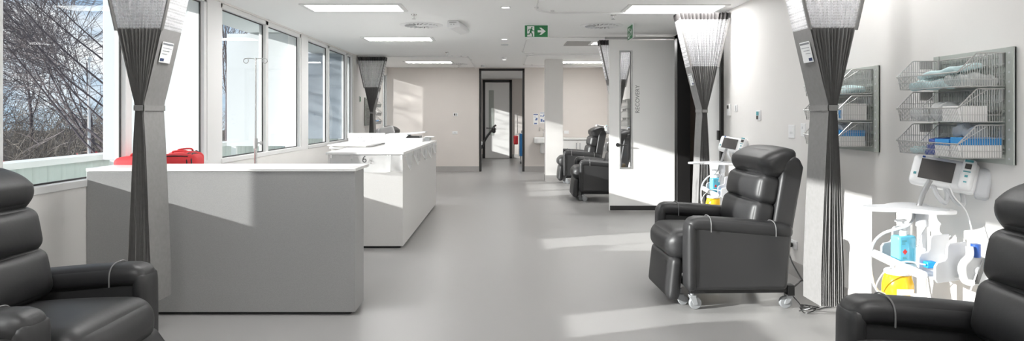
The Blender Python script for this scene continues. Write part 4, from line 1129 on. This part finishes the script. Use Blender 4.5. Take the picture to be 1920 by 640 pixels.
#@@NEXT
# ================================================================= OUTSIDE
gr = MB(); nx = 40
vs = []; fs = []
rnd = random.Random(3)
for i in range(nx + 1):
    for j in range(nx + 1):
        x = -4.6 - 60 * i / nx; y = -12 + 110 * j / nx
        d_ = -x - 13
        z = -3.6 + (0 if d_ < 0 else 2.6 * (1 - math.exp(-d_ / 12))) + .5 * rnd.random()
        vs.append((x, y, z))
for i in range(nx):
    for j in range(nx):
        a = i * (nx + 1) + j; fs.append((a, a + 1, a + nx + 2, a + nx + 1))
g = MB()._add(vs, fs).build('ground', 'soil'); g['kind'] = 'structure'; g['label'] = 'dark ground sloping up outside the windows'

def tree(name, loc, label, seed, height, spread, lean, levels=5, trunk=.22, kidsn=(4, 5, 5, 4), group='bare trees outside the windows', m='bark', droop=0.0, ratio=.62):
    rnd = random.Random(seed); mb = MB(); tw = MB()
    def grow(p, dr, ln, rad, lv):
        n = 5 if lv < 3 else 3
        pts = [p]; rs = [rad]; q = p.copy(); dd = dr.copy()
        for i in range(n):
            wob = (.035, .10)[lv] if lv < 2 else .20
            dd = (dd + Vector((rnd.gauss(0, wob), rnd.gauss(0, wob), rnd.gauss(0, wob * .8) + (.05 if lv < 2 else -.02) - droop * lv))).normalized()
            q = q + dd * ln / n; pts.append(q.copy()); rs.append(rad * (1 - (.86 if lv == 0 else .66) * (i + 1) / n))
        (mb if lv < 2 else tw).tube(pts, rs, 7 if lv < 2 else (4 if lv == 2 else 3), cap=False)
        if lv >= levels - 1: return
        kn = kidsn[min(lv, len(kidsn) - 1)]
        for k in range(kn):
            tt = (.55 + .44 * (k + rnd.random() * .6) / kn) if lv == 0 else (.18 + .8 * (k + rnd.random() * .6) / kn)
            i0 = min(n - 1, int(tt * n)); fr = tt * n - i0
            b = pts[i0].lerp(pts[i0 + 1], min(1, fr))
            base = (pts[i0 + 1] - pts[i0]).normalized()
            side = base.orthogonal().normalized()
            side = Matrix.Rotation(rnd.uniform(0, 6.283), 3, base) @ side
            ang = rnd.uniform(.45, .85) * spread
            nd = (base * math.cos(ang) + side * math.sin(ang)).normalized()
            if lv == 0: nd = (nd + Vector(lean) * 1.1).normalized()
            grow(b, nd, ln * rnd.uniform(ratio - .1, ratio + .1) * (1.0 - .25 * tt), max(.007, rs[i0] * (rnd.uniform(.20, .38) if lv == 0 else rnd.uniform(.40, .58))), lv + 1)
    grow(Vector((0, 0, 0)), (Vector((0, 0, 1)) + Vector(lean) * .015).normalized(), height, trunk, 0)
    root = mb.build(name, m); root.location = loc
    tag(root, label, 'tree' if group else 'shrub', group)
    tw.build('twigs', 'twig' if m == 'bark' else m, root)
    return root
TL = (-.9, -.15, .25)
tree('bare_tree', (-7.7, 12.9, -3.4), 'big bare tree behind the first white blade, its limbs sweeping left across the sky', 11, 6.4, 1.0, (-1.2, -.42, .0), 5, .17, (9, 7, 6, 5), ratio=.74)
tree('bare_tree', (-13.6, 21.3, -3.0), 'bare tree behind the lamp post, its twigs crossing those of the big tree', 12, 6.2, .95, (-1.0, -.35, .2), 5, .14, (10, 7, 6, 5), ratio=.66)
tree('bare_tree', (-15.5, 17.6, -3.0), 'small bare tree standing at the left edge of the picture', 13, 4.6, 1.0, (.5, -.1, .5), 5, .09, (8, 6, 6, 5), ratio=.55)
tree('bare_tree', (-8.2, 18.9, -3.4), 'bare tree showing in the gap between the window column and the second white blade', 14, 7.0, .9, (-.1, .0, .4), 5, .17, (7, 6, 5, 4))
tree('bare_tree', (-20.0, 27.0, -2.0), 'bare tree farthest away up the dark slope', 15, 5.6, .9, (-.1, .0, .5), 5, .12, (8, 6, 5, 4), ratio=.55)
# brambly undergrowth: nobody could count its stems
rnd = random.Random(77); br = MB()
for i in range(2600):
    dist = rnd.uniform(9.5, 26); yy = rnd.uniform(.95, 2.2) * dist
    base = Vector((-dist, yy, -3.4 + .11 * max(0, dist - 13)))
    hgt = rnd.uniform(2.6, 5.2) * (1.0 if dist < 15 else 1.12)
    a = rnd.uniform(0, 6.28); bend = rnd.uniform(.4, 2.2)
    pts = [base + Vector((bend * math.cos(a) * t * t, bend * math.sin(a) * t * t, hgt * (t - .18 * t * t))) for t in (0, .3, .55, .8, 1)]
    br.tube(pts, [.022, .018, .014, .010, .005], 3, cap=False)
    for k in range(5):
        t = rnd.uniform(.35, .95); j = min(3, int(t * 4)); p = pts[j].lerp(pts[j + 1], t * 4 - j)
        v = Vector((rnd.gauss(0, 1), rnd.gauss(0, 1), rnd.gauss(.2, .6))).normalized() * rnd.uniform(.4, 1.1)
        br.tube([p, p + v * .5 + Vector((0, 0, .05)), p + v], [.009, .007, .004], 3, cap=False)
o = br.build('undergrowth', 'bramble'); tag(o, 'tangled leafless undergrowth below the trees outside the left window', 'undergrowth', kind='stuff')
# red leaved strip beyond the parapet
rnd = random.Random(5); rl = MB()
for i in range(1500):
    x = rnd.uniform(-6.3, -5.2); y = rnd.uniform(4.5, 14); z = .42 + rnd.uniform(0, .42)
    M = Matrix.Translation((x, y, z)) @ Matrix.Rotation(rnd.uniform(0, 6.28), 4, 'Z') @ Matrix.Rotation(rnd.uniform(-.9, .9), 4, 'X')
    rl._add([M @ Vector(p) for p in ((-.04, 0, 0), (0, -.02, .01), (.04, 0, 0), (0, .02, .01))], [(0, 1, 2, 3)])
o = rl.build('red_foliage', 'leaf_red', smooth=False); tag(o, 'low strip of red leaves just over the parapet outside', 'foliage', kind='stuff')
o = MB().box(-6.35, -5.15, 4.3, 14.2, -3.4, .34).build('planter', 'soil', bevel=.02); tag(o, 'dark planter wall carrying the red leaves outside', 'planter')
lp = empty('lamp_post', (at(167, 200, 13.0).x, 13.0, -3.4)); tag(lp, 'thin white lamp post outside the left window', 'lamp post')
MB().cyl((0, 0, 0), (0, 0, 5.92), .035, .022, 10).build('post', 'pole_white', lp)
MB().cyl((0, 0, 5.9), (0, 0, 5.98), .05, .03, 10).box(-.05, .05, -.08, .02, 5.93, 5.97).build('lamp_head', 'pole_white', lp)

# ================================================================= LIGHT, SKY, CAMERA
sd = Vector((1.0, 0.33, -0.285)).normalized()
su = bpy.data.lights.new('sun', 'SUN'); su.energy = 7.4; su.angle = R(.55); su.color = (1.0, .98, .955)
so = bpy.data.objects.new('sun', su); col.objects.link(so); so.rotation_euler = sd.to_track_quat('-Z', 'Y').to_euler(); so.location = (-20, -6, 8)

wd = bpy.data.worlds.new('sky'); sc.world = wd; wd.use_nodes = True
nt = wd.node_tree; nt.nodes.clear()
out = nt.nodes.new('ShaderNodeOutputWorld'); bg = nt.nodes.new('ShaderNodeBackground')
sk = nt.nodes.new('ShaderNodeTexSky'); sk.sky_type = 'HOSEK_WILKIE'
sk.sun_direction = (-sd).to_tuple(); sk.turbidity = 2.2; sk.ground_albedo = .3
tc = nt.nodes.new('ShaderNodeTexCoord')
mp = nt.nodes.new('ShaderNodeMapping'); mp.inputs['Scale'].default_value = (1, 1, 2.2)
n1 = nt.nodes.new('ShaderNodeTexNoise'); n1.inputs['Scale'].default_value = 5.5; n1.inputs['Detail'].default_value = 9; n1.inputs['Roughness'].default_value = .55
rp = nt.nodes.new('ShaderNodeMapRange'); rp.inputs[1].default_value = .44; rp.inputs[2].default_value = .60; rp.clamp = True
mx = nt.nodes.new('ShaderNodeMix'); mx.data_type = 'RGBA'
hs = nt.nodes.new('ShaderNodeMix'); hs.data_type = 'RGBA'; hs.inputs[0].default_value = .10
el = nt.nodes.new('ShaderNodeSeparateXYZ'); er = nt.nodes.new('ShaderNodeValToRGB')
er.color_ramp.elements[0].position = 0.0; er.color_ramp.elements[0].color = (.50, .66, .82, 1)
er.color_ramp.elements[1].position = .55; er.color_ramp.elements[1].color = (.14, .30, .60, 1)
nt.links.new(tc.outputs['Generated'], mp.inputs[0]); nt.links.new(mp.outputs[0], n1.inputs['Vector'])
nt.links.new(tc.outputs['Generated'], el.inputs[0]); nt.links.new(el.outputs['Z'], er.inputs[0])
nt.links.new(n1.outputs['Fac'], rp.inputs[0]); nt.links.new(rp.outputs[0], mx.inputs[0])
nt.links.new(er.outputs[0], hs.inputs[6]); nt.links.new(sk.outputs[0], hs.inputs[7])
nt.links.new(hs.outputs[2], mx.inputs[6]); mx.inputs[7].default_value = (.92, .93, .95, 1)
nt.links.new(mx.outputs[2], bg.inputs[0]); bg.inputs[1].default_value = 1.0
nt.links.new(bg.outputs[0], out.inputs[0])

cd = bpy.data.cameras.new('camera'); cd.sensor_width = 36; cd.lens = 36 * F / 1920
cd.shift_x = (960 - CX) / 1920; cd.shift_y = -(320 - CY) / 1920; cd.clip_start = .05; cd.clip_end = 400
co = bpy.data.objects.new('camera', cd); col.objects.link(co); co.location = (0, 0, EYE); co.rotation_euler = (R(90), 0, 0)
sc.camera = co
sc.view_settings.view_transform = 'Standard'; sc.view_settings.look = 'None'
sc.view_settings.exposure = 0.28; sc.view_settings.gamma = 1.0; sc.view_settings.use_curve_mapping = False
sc.cycles.use_denoising = True
sc.cycles.max_bounces = 14; sc.cycles.diffuse_bounces = 8; sc.cycles.transparent_max_bounces = 24
sc.cycles.sample_clamp_indirect = 8.0
